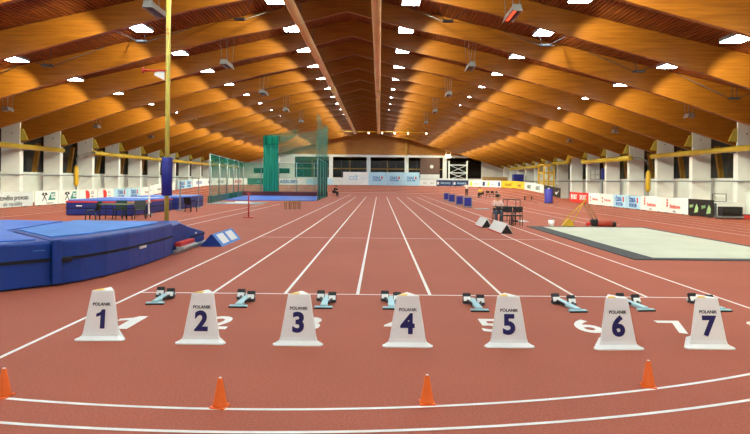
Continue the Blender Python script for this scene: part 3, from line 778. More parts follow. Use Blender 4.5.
# ------------------------------------------------------------------ cones
def cone(label, x, y):
    t = thing('traffic_cone', label, 'cone', (x, y, 0), random.uniform(-0.3, 0.3), 'orange cones on the curved line')
    m = MB(); m.tube([(0, 0, 0.012), (0, 0, 0.03), (0, 0, 0.238), (0, 0, 0.245)], [0.066, 0.058, 0.02, 0.017], 20); m.build('cone_body', M_orange, t)
    MB().box((0, 0, 0.008), (0.132, 0.132, 0.014), 0.005).build('base', M_orange, t)
    MB().tube([(0, 0, 0.2445), (0, 0, 0.25)], [0.014, 0.011], 12).build('tip', M_plastic, t)
for lab, x, y in (('small orange cone cut off by the left edge of the photo', -3.265, 5.07), ('small orange cone on the curved line below lane marker two', -1.325, 4.885),
                  ('small orange cone on the curved line below lane marker four', 0.428, 5.005), ('small orange cone on the curved line below lane marker six', 2.555, 5.475)):
    cone(lab, x, y)

# ------------------------------------------------------------------ pole vault landing mat
t = thing('vault_landing_mat', 'huge royal blue pole vault landing mat at the left edge', 'landing mat', (0, 0, 0))
front = [(-5.78, 10.22), (-6.4, 9.52), (-7.5, 8.4), (-11.4, 8.4), (-13.0, 10.2), (-13.0, 14.9), (-9.6, 15.2), (-8.0, 15.0), (-7.6, 12.0)]
sidep = [(-5.74, 10.22), (-5.48, 10.66), (-5.3, 11.3), (-5.2, 12.1), (-5.16, 13.1), (-5.16, 14.0), (-5.2, 14.62), (-5.75, 14.95), (-7.95, 15.0), (-7.56, 12.0)]
MB().prism(front, 0.03, 0.80, 0.02, chamfer=0.05).build('front_section', M_matblue, t)
MB().prism(sidep, 0.03, 0.815, 0.03, chamfer=0.06).build('side_section', M_matblue, t)
fc = [(x*0.985-0.14, y*0.985+0.18) for x, y in front]
MB().prism([(-6.1, 10.3), (-6.75, 9.72), (-7.7, 8.8), (-11.3, 8.8), (-12.7, 10.3), (-12.7, 14.6), (-9.6, 14.95), (-8.05, 14.75), (-7.72, 12.0)], 0.798, 0.822).build('top_cover', M_mattop, t)
MB().prism([(-6.0, 10.62), (-5.72, 11.4), (-5.55, 12.2), (-5.45, 13.1), (-5.45, 13.95), (-5.55, 14.5), (-5.95, 14.72), (-7.75, 14.8), (-7.45, 12.0)], 0.812, 0.84).build('spike_cover_sheen', M_matcyan, t)  # pale cover strip, with part of the mat's reflection painted into its blue
def loop_strip(pts, z, h, m, name, off=0.02, dz=0):
    mm = MB()
    for (a, b) in zip(pts, pts[1:]):
        A = Vector((a[0], a[1], z)); B = Vector((b[0], b[1], z)); d = (B-A).normalized(); nn = Vector((d.y, -d.x, 0))
        if nn.dot(Vector(((a[0]+8.5), (a[1]-12), 0))) < 0: nn = -nn
        mm.bar(A+nn*off-d*0.01, B+nn*off+d*0.01, 0.02, h)
    return mm.build(name, m, t)
loop_strip([(-12.9, 10.2), (-11.4, 8.5), (-7.5, 8.4), (-6.4, 9.52), (-5.78, 10.2)], 0.47, 0.055, M_strap, 'strap', -0.004)
loop_strip(sidep[:7], 0.47, 0.05, M_strap, 'strap', -0.004)
loop_strip([(-11.4, 8.5), (-7.5, 8.5), (-5.85, 10.14)], 0.645, 0.014, M_matcyan, 'piping', -0.006)
loop_strip([(-12.9, 10.2), (-11.4, 8.5), (-7.5, 8.5), (-5.78, 10.2)]+sidep[1:7], 0.05, 0.05, M_strap, 'base_edge', -0.03)
MB().box((-5.62, 10.36, 0.46), (0.16, 0.24, 0.09), 0.03, Matrix.Rotation(-0.5, 3, 'Z')).build('buckle', M_strap, t)
MB().box((-5.66, 10.2, 0.44), (0.06, 0.16, 0.78), 0.02, Matrix.Rotation(-0.6, 3, 'Z')).build('seam_flap', M_matblue, t)
MB().box((-5.165, 12.7, 0.42), (0.02, 0.34, 0.055)).build('maker_tag', M_board, t)
# front wedge beside the vault box
m = MB()
prof = [(14.9, 0.03, 0.78), (15.6, 0.03, 0.8), (16.4, 0.03, 0.60), (17.5, 0.03, 0.40), (17.75, 0.03, 0.34)]
V = []
for y, z0, z1 in prof: V.append([m.bm.verts.new(p) for p in ((-5.36, y, z0), (-5.34, y, z1*0.9), (-5.46, y, z1), (-6.9, y, z1*0.96), (-6.95, y, z0))])
for a, b in zip(V, V[1:]):
    for i in range(5): m.bm.faces.new((a[i], a[(i+1) % 5], b[(i+1) % 5], b[i]))
for a in (V[0], V[-1]): m.bm.faces.new(a)
w = m.build('front_wedge', M_matblue, t)
MB().box((-5.345, 17.1, 0.27), (0.03, 1.3, 0.035)).build('strap', M_strap, w)
MB().box((-5.335, 16.9, 0.35), (0.015, 0.13, 0.05)).build('white_tag', M_board, w)

t = thing('upright_rail', 'grey rail with a red cushion on the floor beside the blue vault mat', 'rail', (-5.2, 16.2, 0))
MB().box((0, 0, 0.05), (0.16, 3.0, 0.08), 0.01).build('rail', M_steel, t)
MB().box((-0.06, -0.45, 0.2), (0.18, 1.15, 0.12), 0.03).build('red_cushion', M_red, t)
MB().box((-0.0, -0.45, 0.112), (0.2, 1.2, 0.05)).build('cushion_base', M_boardgrey, t)

t = thing('marker_wedge', 'blue triangular wedge with two white squares on the floor right of the vault mat', 'wedge', (-4.77, 16.5, 0))
m = MB(); m.extrude_xz([(-0.31, 0.0), (0.31, 0.0), (0.02, 0.345), (-0.02, 0.345)], 0, 2.2); m.build('body', M_matblue, t)
ang = math.atan2(0.345, 0.29)
m = MB(); m.poly([(0.318, 0.0, 0.002), (0.318, 2.2, 0.002), (0.028, 2.2, 0.35), (0.028, 0.0, 0.35)]); m.build('slope_cover', M_matcyan, t)
for y0, y1 in ((0.25, 0.95), (1.2, 1.95)):
    m = MB(); f0, f1 = 0.16, 0.9
    def P(f, y): return (0.325-0.29*f, y, 0.004+0.348*f)
    m.poly([P(f0, y0), P(f0, y1), P(f1, y1), P(f1, y0)]); m.build('white_square', M_board, t)

# vault upright
t = thing('vault_upright', 'tall yellow vault upright with blue padding behind the vault mat', 'vault upright', (-6.78, 18.5, 0))
MB().tube([(0, 0, 0.05), (0, 0, 8.3)], 0.07, 14).build('post', M_pole, t)
MB().box((0, 0, 0.04), (0.5, 1.2, 0.08), 0.02).build('base', M_steel, t)
MB().tube([(0, 0, 1.38), (0, 0, 1.4), (0, 0, 2.58), (0, 0, 2.6)], [0.12, 0.165, 0.165, 0.12], 16).build('padding', M_panelblue, t)
m = MB(); m.extrude_xz([(-0.08, 5.05), (-0.4, 5.2), (-0.4, 5.28), (-0.08, 5.38)], -0.1, -0.07); m.build('bracket', M_board, t)
MB().tube([(-0.05, -0.1, 5.35), (-0.72, -0.1, 5.35)], 0.03, 8).build('bar_peg', M_red, t)
MB().tube([(-0.72, -0.1, 5.35), (-0.76, -0.1, 5.35)], 0.085, 10).build('peg_end', M_red, t)
text_part('scale_lettering', '6 0', 0.16, M_printred, t, (0.0, -0.075, 6.6), (PI/2, PI/2, 0), 0.002)

# ------------------------------------------------------------------ high jump area
def hjmat(label, x0, x1, y0, y1, edge):
    t = thing('high_jump_mat', label, 'landing mat', ((x0+x1)/2, (y0+y1)/2, 0))
    w, d = x1-x0, y1-y0
    MB().box((0, 0, 0.36), (w, d, 0.68), 0.06).build('base_block', M_navyvinyl, t)
    MB().box((0, -0.0, 0.70), (w+0.03, d+0.03, 0.09), 0.03).build('border', edge, t)
    MB().box((0, 0, 0.77), (w-0.12, d-0.12, 0.08), 0.03).build('top_cover', M_mattop, t)
    m = MB().box((0, -d/2-0.01, 0.38), (w, 0.02, 0.04)); m.box((w/2+0.01, 0, 0.38), (0.02, d, 0.04)); m.build('strap', M_strap, t)
    MB().box((-w*0.3, -d/2-0.02, 0.5), (0.3, 0.01, 0.05)).build('white_tag', M_board, t)
    for q in range(5):
        MB().box((-w/2+0.7+q*(w-1.4)/4, d*0.3, 0.815), (0.5, 0.8, 0.012)).build('top_print', M_board, t)
    return t
hjmat('dark blue high jump mat with red edge behind the vault mat', -16.0, -12.55, 29.6, 35.2, M_red)
hjmat('dark blue landing mat with plain top beyond the high jump mat', -15.6, -12.5, 36.0, 41.2, M_navyvinyl)
def upright(label, x, y, h):
    t = thing('jump_upright', label, 'jump upright', (x, y, 0), 0, 'white high jump uprights')
    MB().box((0, 0, h/2+0.03), (0.085 if h < 1.9 else 0.04, 0.06, h), 0.01).build('post', M_plastic if h < 1.7 else M_steel, t)
    MB().box((0, 0, 0.03), (0.4, 0.5, 0.05), 0.01).build('base', M_grey, t)
    MB().box((0, 0.12, 1.3), (0.06, 0.16, 0.05)).build('bar_rest', M_steel, t)
upright('white high jump upright at the near corner of the high jump mat', -12.1, 30.5, 1.55)
upright('white high jump upright farther along, right of the yellow post', -12.12, 35.3, 1.75)
upright('thin pale upright beside the black chair at the far mat', -12.0, 38.5, 2.0)

def table(label, x, y, rz, w, d, h, mtop, mleg, group=None):
    t = thing('folding_table', label, 'table', (x, y, 0), rz, group)
    MB().box((0, 0, h-0.02), (w, d, 0.04), 0.01).build('tabletop', mtop, t)
    for sx in (-1, 1):
        for sy in (-1, 1): MB().tube([(sx*(w/2-0.08), sy*(d/2-0.06), h-0.03), (sx*(w/2-0.05), sy*(d/2-0.04), 0)], 0.022, 6).build('leg', mleg, t)
    return t
def plastic_chair(label, x, y, rz, m, group):
    t = thing('plastic_chair', label, 'chair', (x, y, 0), rz, group)
    MB().box((0, 0, 0.43), (0.46, 0.44, 0.04), 0.015).build('seat', m, t)
    mm = MB()
    def bf(u, v):
        a = (u-0.5)*1.6; return (0.25*math.sin(a)/math.sin(0.8), 0.24-0.06*(1-math.cos(a*0.9))+v*0.1, 0.44+0.42*v)
    mm.grid(bf, 8, 4)
    def bf2(u, v):
        a = (u-0.5)*1.6; return (0.25*math.sin(a)/math.sin(0.8), 0.265-0.06*(1-math.cos(a*0.9))+v*0.1, 0.44+0.42*v)
    mm.grid(bf2, 8, 4)
    mm.build('backrest', m, t)
    for sx in (-1, 1):
        MB().tube([(sx*0.25, 0.27, 0.66), (sx*0.27, 0.0, 0.67), (sx*0.25, -0.2, 0.62), (sx*0.23, -0.21, 0.42)], 0.025, 6).build('armrest', m, t)
        MB().tube([(sx*0.2, -0.18, 0.42), (sx*0.24, -0.22, 0)], [0.03, 0.022], 6).build('leg', m, t)
        MB().tube([(sx*0.2, 0.18, 0.42), (sx*0.24, 0.25, 0)], [0.03, 0.022], 6).build('leg', m, t)
    return t
table('green topped folding table in front of the high jump mat', -12.2, 26.9, 0.0, 1.35, 0.65, 0.74, M_tableg, M_black)
table('dark folding table behind the green table by the high jump mat', -11.85, 28.3, 0.05, 1.3, 0.6, 0.76, M_woodlt, M_black)
plastic_chair('dark green plastic chair left of the green table', -13.2, 26.7, -1.5, M_dkgreen, 'plastic chairs by the jump mats')
plastic_chair('dark plastic chair pushed under the green table', -12.3, 27.45, 0.1, M_dkgreen, 'plastic chairs by the jump mats')
plastic_chair('dark plastic chair under the dark table by the mat', -11.4, 27.65, 0.4, M_black, 'plastic chairs by the jump mats')
plastic_chair('black plastic chair alone beside the far blue mat', -11.0, 33.9, 2.7, M_black, 'plastic chairs by the jump mats')

# red measuring post
t = thing('marker_post', 'thin red post on a flat base on the floor near the cage', 'post', (-6.6, 29.3, 0))
MB().tube([(0, 0, 0.02), (0, 0, 1.22)], 0.035, 8).build('post', M_red, t)
MB().box((0, 0, 0.015), (0.5, 0.4, 0.03), 0.008).build('base', M_red, t)
MB().tube([(-0.08, 0, 1.22), (0.12, 0, 1.22)], 0.03, 8).build('cross_arm', M_red, t)
# low bench
t = thing('low_bench', 'low pale wooden bench with thin legs on the track in front of the cage', 'bench', (-5.75, 38.4, 0), 0.5)
for dy in (-0.16, 0, 0.16): MB().box((0, dy, 0.5), (1.05, 0.12, 0.05), 0.005).build('slat', M_ywood, t)
for sx in (-0.46, -0.15, 0.15, 0.46):
    for sy in (-0.16, 0.16): MB().box((sx, sy, 0.24), (0.05, 0.05, 0.48)).build('leg', M_crate, t)

# ------------------------------------------------------------------ throwing circle and cage
t = thing('throwing_circle', 'flat grey slab with white shot circle before the blue landing area', 'throwing circle', (-11.4, 47.0, 0))
MB().box((0, 0, 0.02), (4.0, 4.4, 0.03)).build('slab', M_grey, t)
MB().tube([(0, 0, 0.03), (0, 0, 0.045)], 1.07, 32).build('circle', M_board, t)
MB().box((0, 1.3, 0.07), (1.2, 0.25, 0.1), 0.02).build('stop_board', M_board, t)
o = MB().prism([(-14.15, 53.3), (-5.95, 53.3), (-6.4, 68.3), (-15.95, 68.3)], 0.004, 0.06).build('landing_matting', M_bluefloor); tag(o, 'bright blue floor matting inside the throwing cage', 'matting')
o = MB().box((-11.3, 68.6, 0.28), (10.4, 0.35, 0.56), 0.04).build('padding_wall', M_maroon); tag(o, 'low maroon padded wall at the back of the cage', 'padding')
o = MB().bar((-13.75, 47.0, 0.28), (-16.2, 68.0, 0.28), 0.3, 0.56).build('padding_wall', M_boardgreen); tag(o, 'low dark padded wall along the left cage net', 'padding')
t = thing('throwing_cage', 'green net throwing cage on steel poles at the back left', 'cage', (0, 0, 0))
CL = [(-13.55, 46.3), (-14.1, 51), (-14.6, 55.5), (-15.1, 60), (-15.65, 64.5), (-16.2, 69)]
CBk = [(-14.1, 69.1), (-12.0, 69.1), (-9.9, 69.1), (-7.8, 69.1)]
CR = [(-5.7, 53.4), (-5.85, 57.3), (-5.95, 61.2), (-6.1, 65.1), (-6.25, 69.1)]
for x, y in CL+CBk+CR: MB().tube([(x, y, 0), (x, y, 4.0)], 0.05, 6).build('pole', M_steel, t)
def netpanel(name, a, b, z0, z1, m, wob=0.0, nu=24, ph=0.0):
    mm = MB()
    d = Vector((b[0]-a[0], b[1]-a[1], 0)); L = d.length; d.normalize(); nn = Vector((-d.y, d.x, 0))
    def fn(u, v):
        p = Vector((a[0], a[1], 0))+d*L*u+nn*wob*math.sin(u*L*5+ph)*(0.5+0.5*v); return (p.x, p.y, z0+(z1-z0)*v)
    mm.grid(fn, nu, 2); return mm.build(name, m, t)
for a, b in zip(CL, CL[1:]):
    netpanel('side_net', a, b, 0.05, 3.9, M_net); netpanel('net_border', (a[0]+0.03, a[1]), (b[0]+0.03, b[1]), 3.45, 3.9, M_netdense)
netpanel('back_net', CL[-1], (-6.25, 69.1), 0.5, 3.9, M_net)
for a, b in zip(CR, CR[1:]): netpanel('side_net', a, b, 0.05, 3.95, M_netdense, 0.06, 30)
for pl in (CL, CR, [CL[-1]]+CBk+[CR[-1]]): MB().tube([(x, y, 3.95) for x, y in pl], 0.035, 6).build('top_rail', M_steel, t)
m = MB()
# hanging folded curtain, valance and tall overhead net
def cur(name, a, b, z0, z1, m, folds, amp, label):
    mm = MB(); d = Vector((b[0]-a[0], b[1]-a[1], 0)); L = d.length; d.normalize(); nn = Vector((-d.y, d.x, 0))
    def fn(u, v):
        zt = z1(u) if callable(z1) else z1; zb = z0(u) if callable(z0) else z0
        p = Vector((a[0], a[1], 0))+d*L*u+nn*amp*math.sin(u*folds*2*PI); return (p.x, p.y, zb+(zt-zb)*v)
    mm.grid(fn, max(24, int(folds*8)), 6)
    o = mm.build(name, m); return tag(o, label, 'net')
cur('divider_curtain', (-13.7, 68.2), (-11.9, 68.2), 0.58, 7.1, M_green, 6, 0.12, 'tall bunched green curtain hanging at the back of the cage')
cur('net_valance', (-13.7, 68.0), (-9.6, 66.8), lambda u: 6.0+1.0*u-0.35*math.sin(PI*u), lambda u: 7.15+0.5*u, M_netdense, 5, 0.12, 'draped green net valance beside the top of the green curtain')
cur('overhead_net', (-5.8, 53.0), (-6.1, 68.0), 4.02, lambda u: 7.9+0.3*math.sin(u*9), M_netthin, 8, 0.08, 'tall fine green net hanging from the roof above the right cage side')
cur('back_net', (-11.8, 68.5), (-6.3, 68.5), 4.02, lambda u: 7.0+1.0*u, M_netthin, 4, 0.06, 'fine green net hanging between the curtain and the right cage side')

# ------------------------------------------------------------------ sand pit with cover
t = thing('sand_pit', 'covered sand pit with off white tarpaulin and dark rubber border', 'sand pit', (0, 0, 0))
MB().box((8.95, 19.85, 0.012), (5.1, 10.7, 0.02)).build('rubber_border', M_dkgrey, t)
m = MB()
def tarp(u, v):
    x = 7.0+4.25*u; y = 14.8+10.0*v
    e = min(u, 1-u, v, 1-v)
    return (x, y, 0.026+min(e*8, 1)*0.03+0.012*math.sin(x*4+y)*math.sin(y*2.3)*min(e*8, 1))
m.grid(tarp, 24, 40); m.build('tarpaulin', M_sand, t)

# sweepers leaning together beyond the pit
t = thing('sand_rake', 'yellow wide push rake with two handles leaning up beyond the sand pit', 'rake', (8.25, 25.38, 0), 0.0)
MB().extrude_xz([(-0.26, 0.03), (0.26, 0.03), (0.2, 0.2), (0.04, 0.36), (-0.1, 0.22)], -0.12, 0.12).build('head', M_yframe, t)
m = MB()
for q in range(8): m.box((-0.24+q*0.068, -0.1, 0.02), (0.03, 0.05, 0.04))
m.build('teeth', M_dkgrey, t)
for a in (-0.25, 0.22): MB().tube([(a, 0, 0.18), (0.86 if a < 0 else 0.8, 0.1, 1.2)], 0.022, 6).build('handle', M_yframe, t)
t = thing('roller_sweeper', 'red and black roller sweeper with dark handles beyond the sand pit', 'sweeper', (9.75, 25.55, 0), 0.0)
MB().tube([(-0.3, 0, 0.14), (0.5, 0, 0.14)], 0.13, 14).build('roller', M_rust, t)
MB().tube([(0.5, 0, 0.11), (0.66, 0, 0.11)], 0.11, 14).build('wheel', M_black, t)
MB().box((-0.28, 0, 0.18), (0.3, 0.3, 0.3), 0.06).build('motor_box', M_black, t)
MB().tube([(-0.45, 0, 0.16), (-0.62, 0, 0.08)], 0.08, 10).build('wheel', M_red, t)
for a in (-0.3, -0.12): MB().tube([(a, 0, 0.3), (a-0.5, 0.08, 1.12)], 0.022, 6).build('handle', M_crate, t)
t = thing('bucket', 'small white bucket left of the yellow rake', 'bucket', (7.6, 25.6, 0))
MB().tube([(0, 0, 0), (0, 0, 0.26)], [0.11, 0.14], 14).build('body', M_plastic, t)
MB().tube([(-0.14, 0, 0.25), (-0.1, 0, 0.33), (0.1, 0, 0.33), (0.14, 0, 0.25)], 0.01, 5).build('handle', M_steel, t)

# white A frame markers
for lab, x, y, L, rz in (('white triangular distance board lying on the lane, nearer one', 4.74, 21.5, 2.1, 0.03), ('white triangular distance board lying on the lane, farther one', 4.52, 24.3, 1.4, 0.03)):
    t = thing('distance_marker', lab, 'distance marker', (x, y, 0), rz, 'white triangular distance boards')
    m = MB(); m.extrude_xz([(-0.23, 0.03), (-0.21, 0.03), (0.02, 0.36), (0.0, 0.38)], 0, L); m.build('left_panel', M_board, t)
    m = MB(); m.extrude_xz([(0.21, 0.03), (0.23, 0.03), (0.02, 0.38), (0.0, 0.36)], 0, L); m.build('right_panel', M_board, t)
    m = MB(); m.extrude_xz([(-0.2, 0.02), (0.2, 0.02), (0.0, 0.34)], 0.01, 0.05); m.build('end_plate', M_black, t)
    MB().box((-0.25, L/2, 0.02), (0.05, L, 0.035)).build('red_edge', M_red, t)
    MB().box((0.0, L/2, 0.012), (0.42, L*0.96, 0.02)).build('base', M_black, t)

# blue panel boxes in a row
for i, (x, y) in enumerate(((6.55, 42.9), (6.5, 46.9), (6.55, 52.5), (6.75, 58.2))):
    t = thing('panel_trolley', 'blue panel box in grey frame, %s of the row of four' % ['nearest', 'second nearest', 'third nearest', 'farthest'][i], 'panel box', (x, y, 0), -0.35, 'row of blue panel boxes')
    MB().box((0, 0, 0.44), (0.5, 0.1, 0.6), 0.01).build('front_panel', M_panelblue, t)
    MB().box((0.0, 0.22, 0.42), (0.48, 0.32, 0.62), 0.02).build('case', M_grey, t)
    for sx in (-0.28, 0.28): MB().box((sx, 0.03, 0.42), (0.05, 0.08, 0.84)).build('frame_post', M_steel, t)
    MB().box((0, 0.03, 0.8), (0.6, 0.08, 0.05)).build('frame_bar', M_steel, t)
    MB().box((0, 0.1, 0.06), (0.62, 0.6, 0.06)).build('foot', M_grey, t)
o = MB().box((7.3, 41.2, 0.012), (1.0, 1.6, 0.02), 0.004).build('floor_piece', M_grey); tag(o, 'thin flat grey patch on the track before the nearest blue panel box', 'plate')  # flat grey patch laid on the track
o = MB().box((7.0, 28.6, 0.012), (0.5, 1.1, 0.02), 0.004).build('floor_piece', M_boardgrey); tag(o, 'pale flat plate on the track right of the black table', 'plate')
o = MB().box((6.65, 28.3, 0.04), (0.2, 0.5, 0.07), 0.02).build('equipment_case', M_black); tag(o, 'small black case lying right of the black table', 'case')

# black table with chairs
table('black officials table right of the blue panel boxes', 5.78, 26.4, 0.0, 0.8, 0.7, 0.82, M_black, M_black)
def steel_chair(label, x, y, rz, h=0.85, m=M_black):
    t = thing('stacking_chair', label, 'chair', (x, y, 0), rz, 'black tube chairs by the officials table')
    MB().box((0, 0, 0.45), (0.42, 0.42, 0.05), 0.015).build('seat', m, t)
    MB().box((0, 0.22, h-0.12), (0.42, 0.035, 0.24), 0.012).build('backrest', m, t)
    for sx in (-0.2, 0.2):
        MB().tube([(sx, 0.22, h), (sx, 0.19, 0.45), (sx, 0.24, 0)], 0.016, 6).build('rear_leg', M_dkgrey, t)
        MB().tube([(sx, -0.18, 0.45), (sx, -0.2, 0)], 0.016, 6).build('front_leg', M_dkgrey, t)
    MB().tube([(-0.2, -0.19, 0.2), (0.2, -0.19, 0.2)], 0.012, 6).build('stretcher', M_dkgrey, t)
    return t
steel_chair('black tube chair pushed against the near left of the officials table', 5.62, 25.65, PI)
steel_chair('black tube chair pushed against the near right of the officials table', 6.08, 25.65, PI)
steel_chair('black tube chair occupied by the person in pale pink', 5.6, 27.5, PI, 0.8)
t = thing('hurdle_frame', 'thin steel trolley frame standing behind the officials table', 'frame', (6.75, 29.6, 0), 0.2)
for sx in (-0.35, 0.35):
    for sy in (-0.25, 0.25): MB().tube([(sx, sy, 0), (sx, sy, 1.05)], 0.018, 6).build('post', M_dkgrey, t)
for z in (0.4, 1.03):
    MB().tube([(-0.35, -0.25, z), (0.35, -0.25, z), (0.35, 0.25, z), (-0.35, 0.25, z), (-0.35, -0.25, z)], 0.018, 6).build('rail', M_dkgrey, t)
for i, (x, y, lab) in enumerate(((12.95, 69.2, 'dark tube chair just right of the person in yellow'), (13.55, 69.0, 'dark tube chair second right of the person in yellow'), (13.95, 68.2, 'dark tube chair third right of the person in yellow'))):
    steel_chair(lab, x, y, 0.4*i, 0.85)
t = thing('low_rack', 'low dark rack on the track in front of the white lettered board', 'rack', (15.4, 60.0, 0))
MB().box((0, 0, 0.5), (0.8, 0.4, 0.05)).build('shelf', M_crate, t)
for sx in (-0.35, 0.35): MB().box((sx, 0, 0.25), (0.05, 0.36, 0.5)).build('leg', M_dkgrey, t)
t = thing('barrel', 'violet blue covered barrel standing beside the black tick board', 'barrel', (15.7, 53.8, 0))
MB().tube([(0, 0, 0), (0, 0, 0.05), (0, 0, 1.28), (0, 0, 1.34)], [0.36, 0.38, 0.37, 0.3], 18).build('body', M_violet, t)
MB().tube([(0, 0, 1.33), (0, 0, 1.42)], [0.1, 0.07], 10).build('spout', M_plastic, t)
MB().tube([(0, 0, 0.02), (0, 0, 0.1)], 0.4, 18).build('base_ring', M_boarddark, t)

# right corner: desk, monitor
t = thing('desk', 'white desk behind the black monitor at the right edge', 'desk', (19.9, 33.3, 0))
MB().box((0, 0, 0.86), (1.5, 0.8, 0.06), 0.01).build('desktop', M_board, t)
MB().box((0, -0.36, 0.5), (1.44, 0.04, 0.66)).build('modesty_panel', M_board, t)
for sx in (-0.68, 0.68): MB().box((sx, 0, 0.42), (0.06, 0.7, 0.84)).build('leg', M_grey, t)
t = thing('monitor', 'black boxy monitor on a grey base beside the black boards', 'monitor', (19.4, 32.2, 0))
MB().box((0, 0, 0.11), (1.3, 0.7, 0.1), 0.02).build('base', M_steel, t)
for sx in (-0.55, 0.55): MB().box((sx, 0, 0.03), (0.1, 0.5, 0.06)).build('foot', M_dkgrey, t)
MB().box((0.08, 0, 0.42), (1.15, 0.45, 0.52), 0.03).build('casing', M_black, t)
MB().box((0.02, -0.235, 0.42), (0.95, 0.02, 0.42)).build('screen', M_glass, t)
t = thing('tube_frame', 'thin dark tube frame standing behind the monitor', 'frame', (20.05, 34.2, 0))
MB().tube([(-0.4, 0, 0), (-0.4, 0, 1.35), (0.4, 0, 1.35), (0.4, 0, 0)], 0.03, 6).build('hoop', M_dkgrey, t)
MB().tube([(-0.4, 0, 0.9), (0.4, 0, 0.9)], 0.02, 6).build('crossbar', M_dkgrey, t)
MB().box((0, 0, 0.02), (0.9, 0.4, 0.04)).build('foot', M_dkgrey, t)
t = thing('crate', 'low red crate on the floor right of the monitor', 'crate', (20.42, 32.3, 0))
MB().box((0, 0, 0.12), (0.6, 0.5, 0.22), 0.02).build('box', M_red, t)
MB().box((0, 0, 0.24), (0.64, 0.54, 0.03), 0.008).build('rim', M_maroon, t)
t = thing('cabinet', 'white cabinet standing against the nearest right column', 'cabinet', (21.25, 32.6, 0))
MB().box((0, 0, 0.78), (0.9, 0.7, 1.5), 0.015).build('body', M_panel, t)
MB().box((0, -0.36, 0.78), (0.84, 0.03, 1.4), 0.006).build('door', M_board, t)
MB().box((0, 0, 1.545), (0.96, 0.76, 0.03)).build('top', M_sand, t)
# far right storage
t = thing('plywood_crate', 'long brown plywood crate behind the white lime boards', 'crate', (18.6, 93.6, 0))
MB().box((0, 0, 1.4), (3.9, 1.2, 2.7), 0.03).build('body', M_crate, t)
MB().box((0, -0.61, 1.9), (3.9, 0.04, 0.1)).build('batten', M_woodlt, t)
t = thing('equipment_cabinet', 'dark blue upright cabinet behind the yellow boards', 'cabinet', (20.6, 86.4, 0))
MB().box((0, 0, 1.55), (1.5, 1.2, 3.1), 0.04).build('body', M_navyvinyl, t)
MB().box((0, -0.61, 1.55), (1.3, 0.03, 2.8)).build('door', M_panelblue, t)

# ------------------------------------------------------------------ people
def skin_mesh(verts, edges, radii, m, name, parent, sub=2):
    me = bpy.data.meshes.new(name); me.from_pydata(verts, edges, [])
    o = bpy.data.objects.new(name, me); C.objects.link(o)
    md = o.modifiers.new('skin', 'SKIN'); md.use_smooth_shade = True
    me.update()
    lay = me.skin_vertices[0].data if me.skin_vertices else None
    if lay is None:
        bpy.context.view_layer.objects.active = o
        bpy.ops.mesh.customdata_skin_add(); lay = me.skin_vertices[0].data
    for i, r in enumerate(radii): lay[i].radius = (r, r) if not isinstance(r, tuple) else r
    lay[0].use_root = True
    sd = o.modifiers.new('sub', 'SUBSURF'); sd.levels = sub; sd.render_levels = sub
    bpy.context.view_layer.update()
    me2 = bpy.data.meshes.new_from_object(o.evaluated_get(bpy.context.evaluated_depsgraph_get()))
    bpy.data.objects.remove(o)
    me2.materials.clear(); me2.materials.append(m); me2.name = name
    for p in me2.polygons: p.use_smooth = True
    q = bpy.data.objects.new(name, me2); C.objects.link(q); q.parent = parent
    return q
def person(label, loc, rotz, J, top, trousers, hair=M_hair, sc=1.0):
    """J: joints (pelvis, chest, neck, head, shoulders, elbows, hands, hips, knees, ankles, toes); faces -y"""
    t = thing('person', label, 'person', loc, rotz)
    names = ['pelvis', 'waist', 'chest', 'neck', 'head', 'crown', 'shL', 'elL', 'haL', 'fiL', 'shR', 'elR', 'haR', 'fiR', 'hipL', 'knL', 'anL', 'toL', 'hipR', 'knR', 'anR', 'toR']
    rad = [0.12, 0.115, 0.13, 0.052, 0.088, 0.075, 0.062, 0.045, 0.034, 0.02, 0.062, 0.045, 0.034, 0.02, 0.085, 0.06, 0.042, 0.03, 0.085, 0.06, 0.042, 0.03]
    E = [(0, 1), (1, 2), (2, 3), (3, 4), (4, 5), (2, 6), (6, 7), (7, 8), (8, 9), (2, 10), (10, 11), (11, 12), (12, 13), (0, 14), (14, 15), (15, 16), (16, 17), (0, 18), (18, 19), (19, 20), (20, 21)]
    P = [Vector(J[n]) for n in names]
    skin_mesh([tuple(p) for p in P], E, rad, M_skin, 'body', t)
    def sub(ids, edges, extra, m, nm):
        mp = {v: i for i, v in enumerate(ids)}
        skin_mesh([tuple(P[v]) for v in ids], [(mp[a], mp[b]) for a, b in edges], [rad[v]+extra for v in ids], m, nm, t)
    # sleeves end short of the hand, trousers short of the foot
    sub([0, 1, 2, 6, 7, 10, 11], [(0, 1), (1, 2), (2, 3+3), (6, 7), (2, 10), (10, 11)], 0.025, top, 'shirt')
    sub([0, 14, 15, 16, 18, 19, 20], [(0, 14), (14, 15), (15, 16), (0, 18), (18, 19), (19, 20)], 0.022, trousers, 'trousers')
    h = P[5]; hd = P[4]
    MB().sphere((h.x, h.y+0.025, h.z+0.0), (0.2, 0.23, 0.2), 14).build('hair', hair, t)
    fwd = -0.085
    MB().sphere((hd.x, hd.y+fwd-0.005, hd.z+0.02), (0.03, 0.04, 0.045), 8).build('nose', M_skin, t)
    for sx in (-0.034, 0.034): MB().sphere((hd.x+sx, hd.y+fwd+0.008, hd.z+0.05), (0.025, 0.018, 0.016), 8).build('eye', M_ink, t)
    MB().sphere((hd.x, hd.y+fwd+0.01, hd.z-0.035), (0.05, 0.02, 0.014), 8).build('mouth', M_printred, t)
    for sx in (-0.09, 0.09): MB().sphere((hd.x+sx, hd.y+0.01, hd.z+0.02), (0.025, 0.045, 0.06), 8).build('ear', M_skin, t)
    for a in ('toL', 'toR'):
        p = Vector(J[a]); MB().sphere((p.x, p.y+0.07, p.z), (0.1, 0.26, 0.09), 10).build('shoe', M_black, t)
    return t
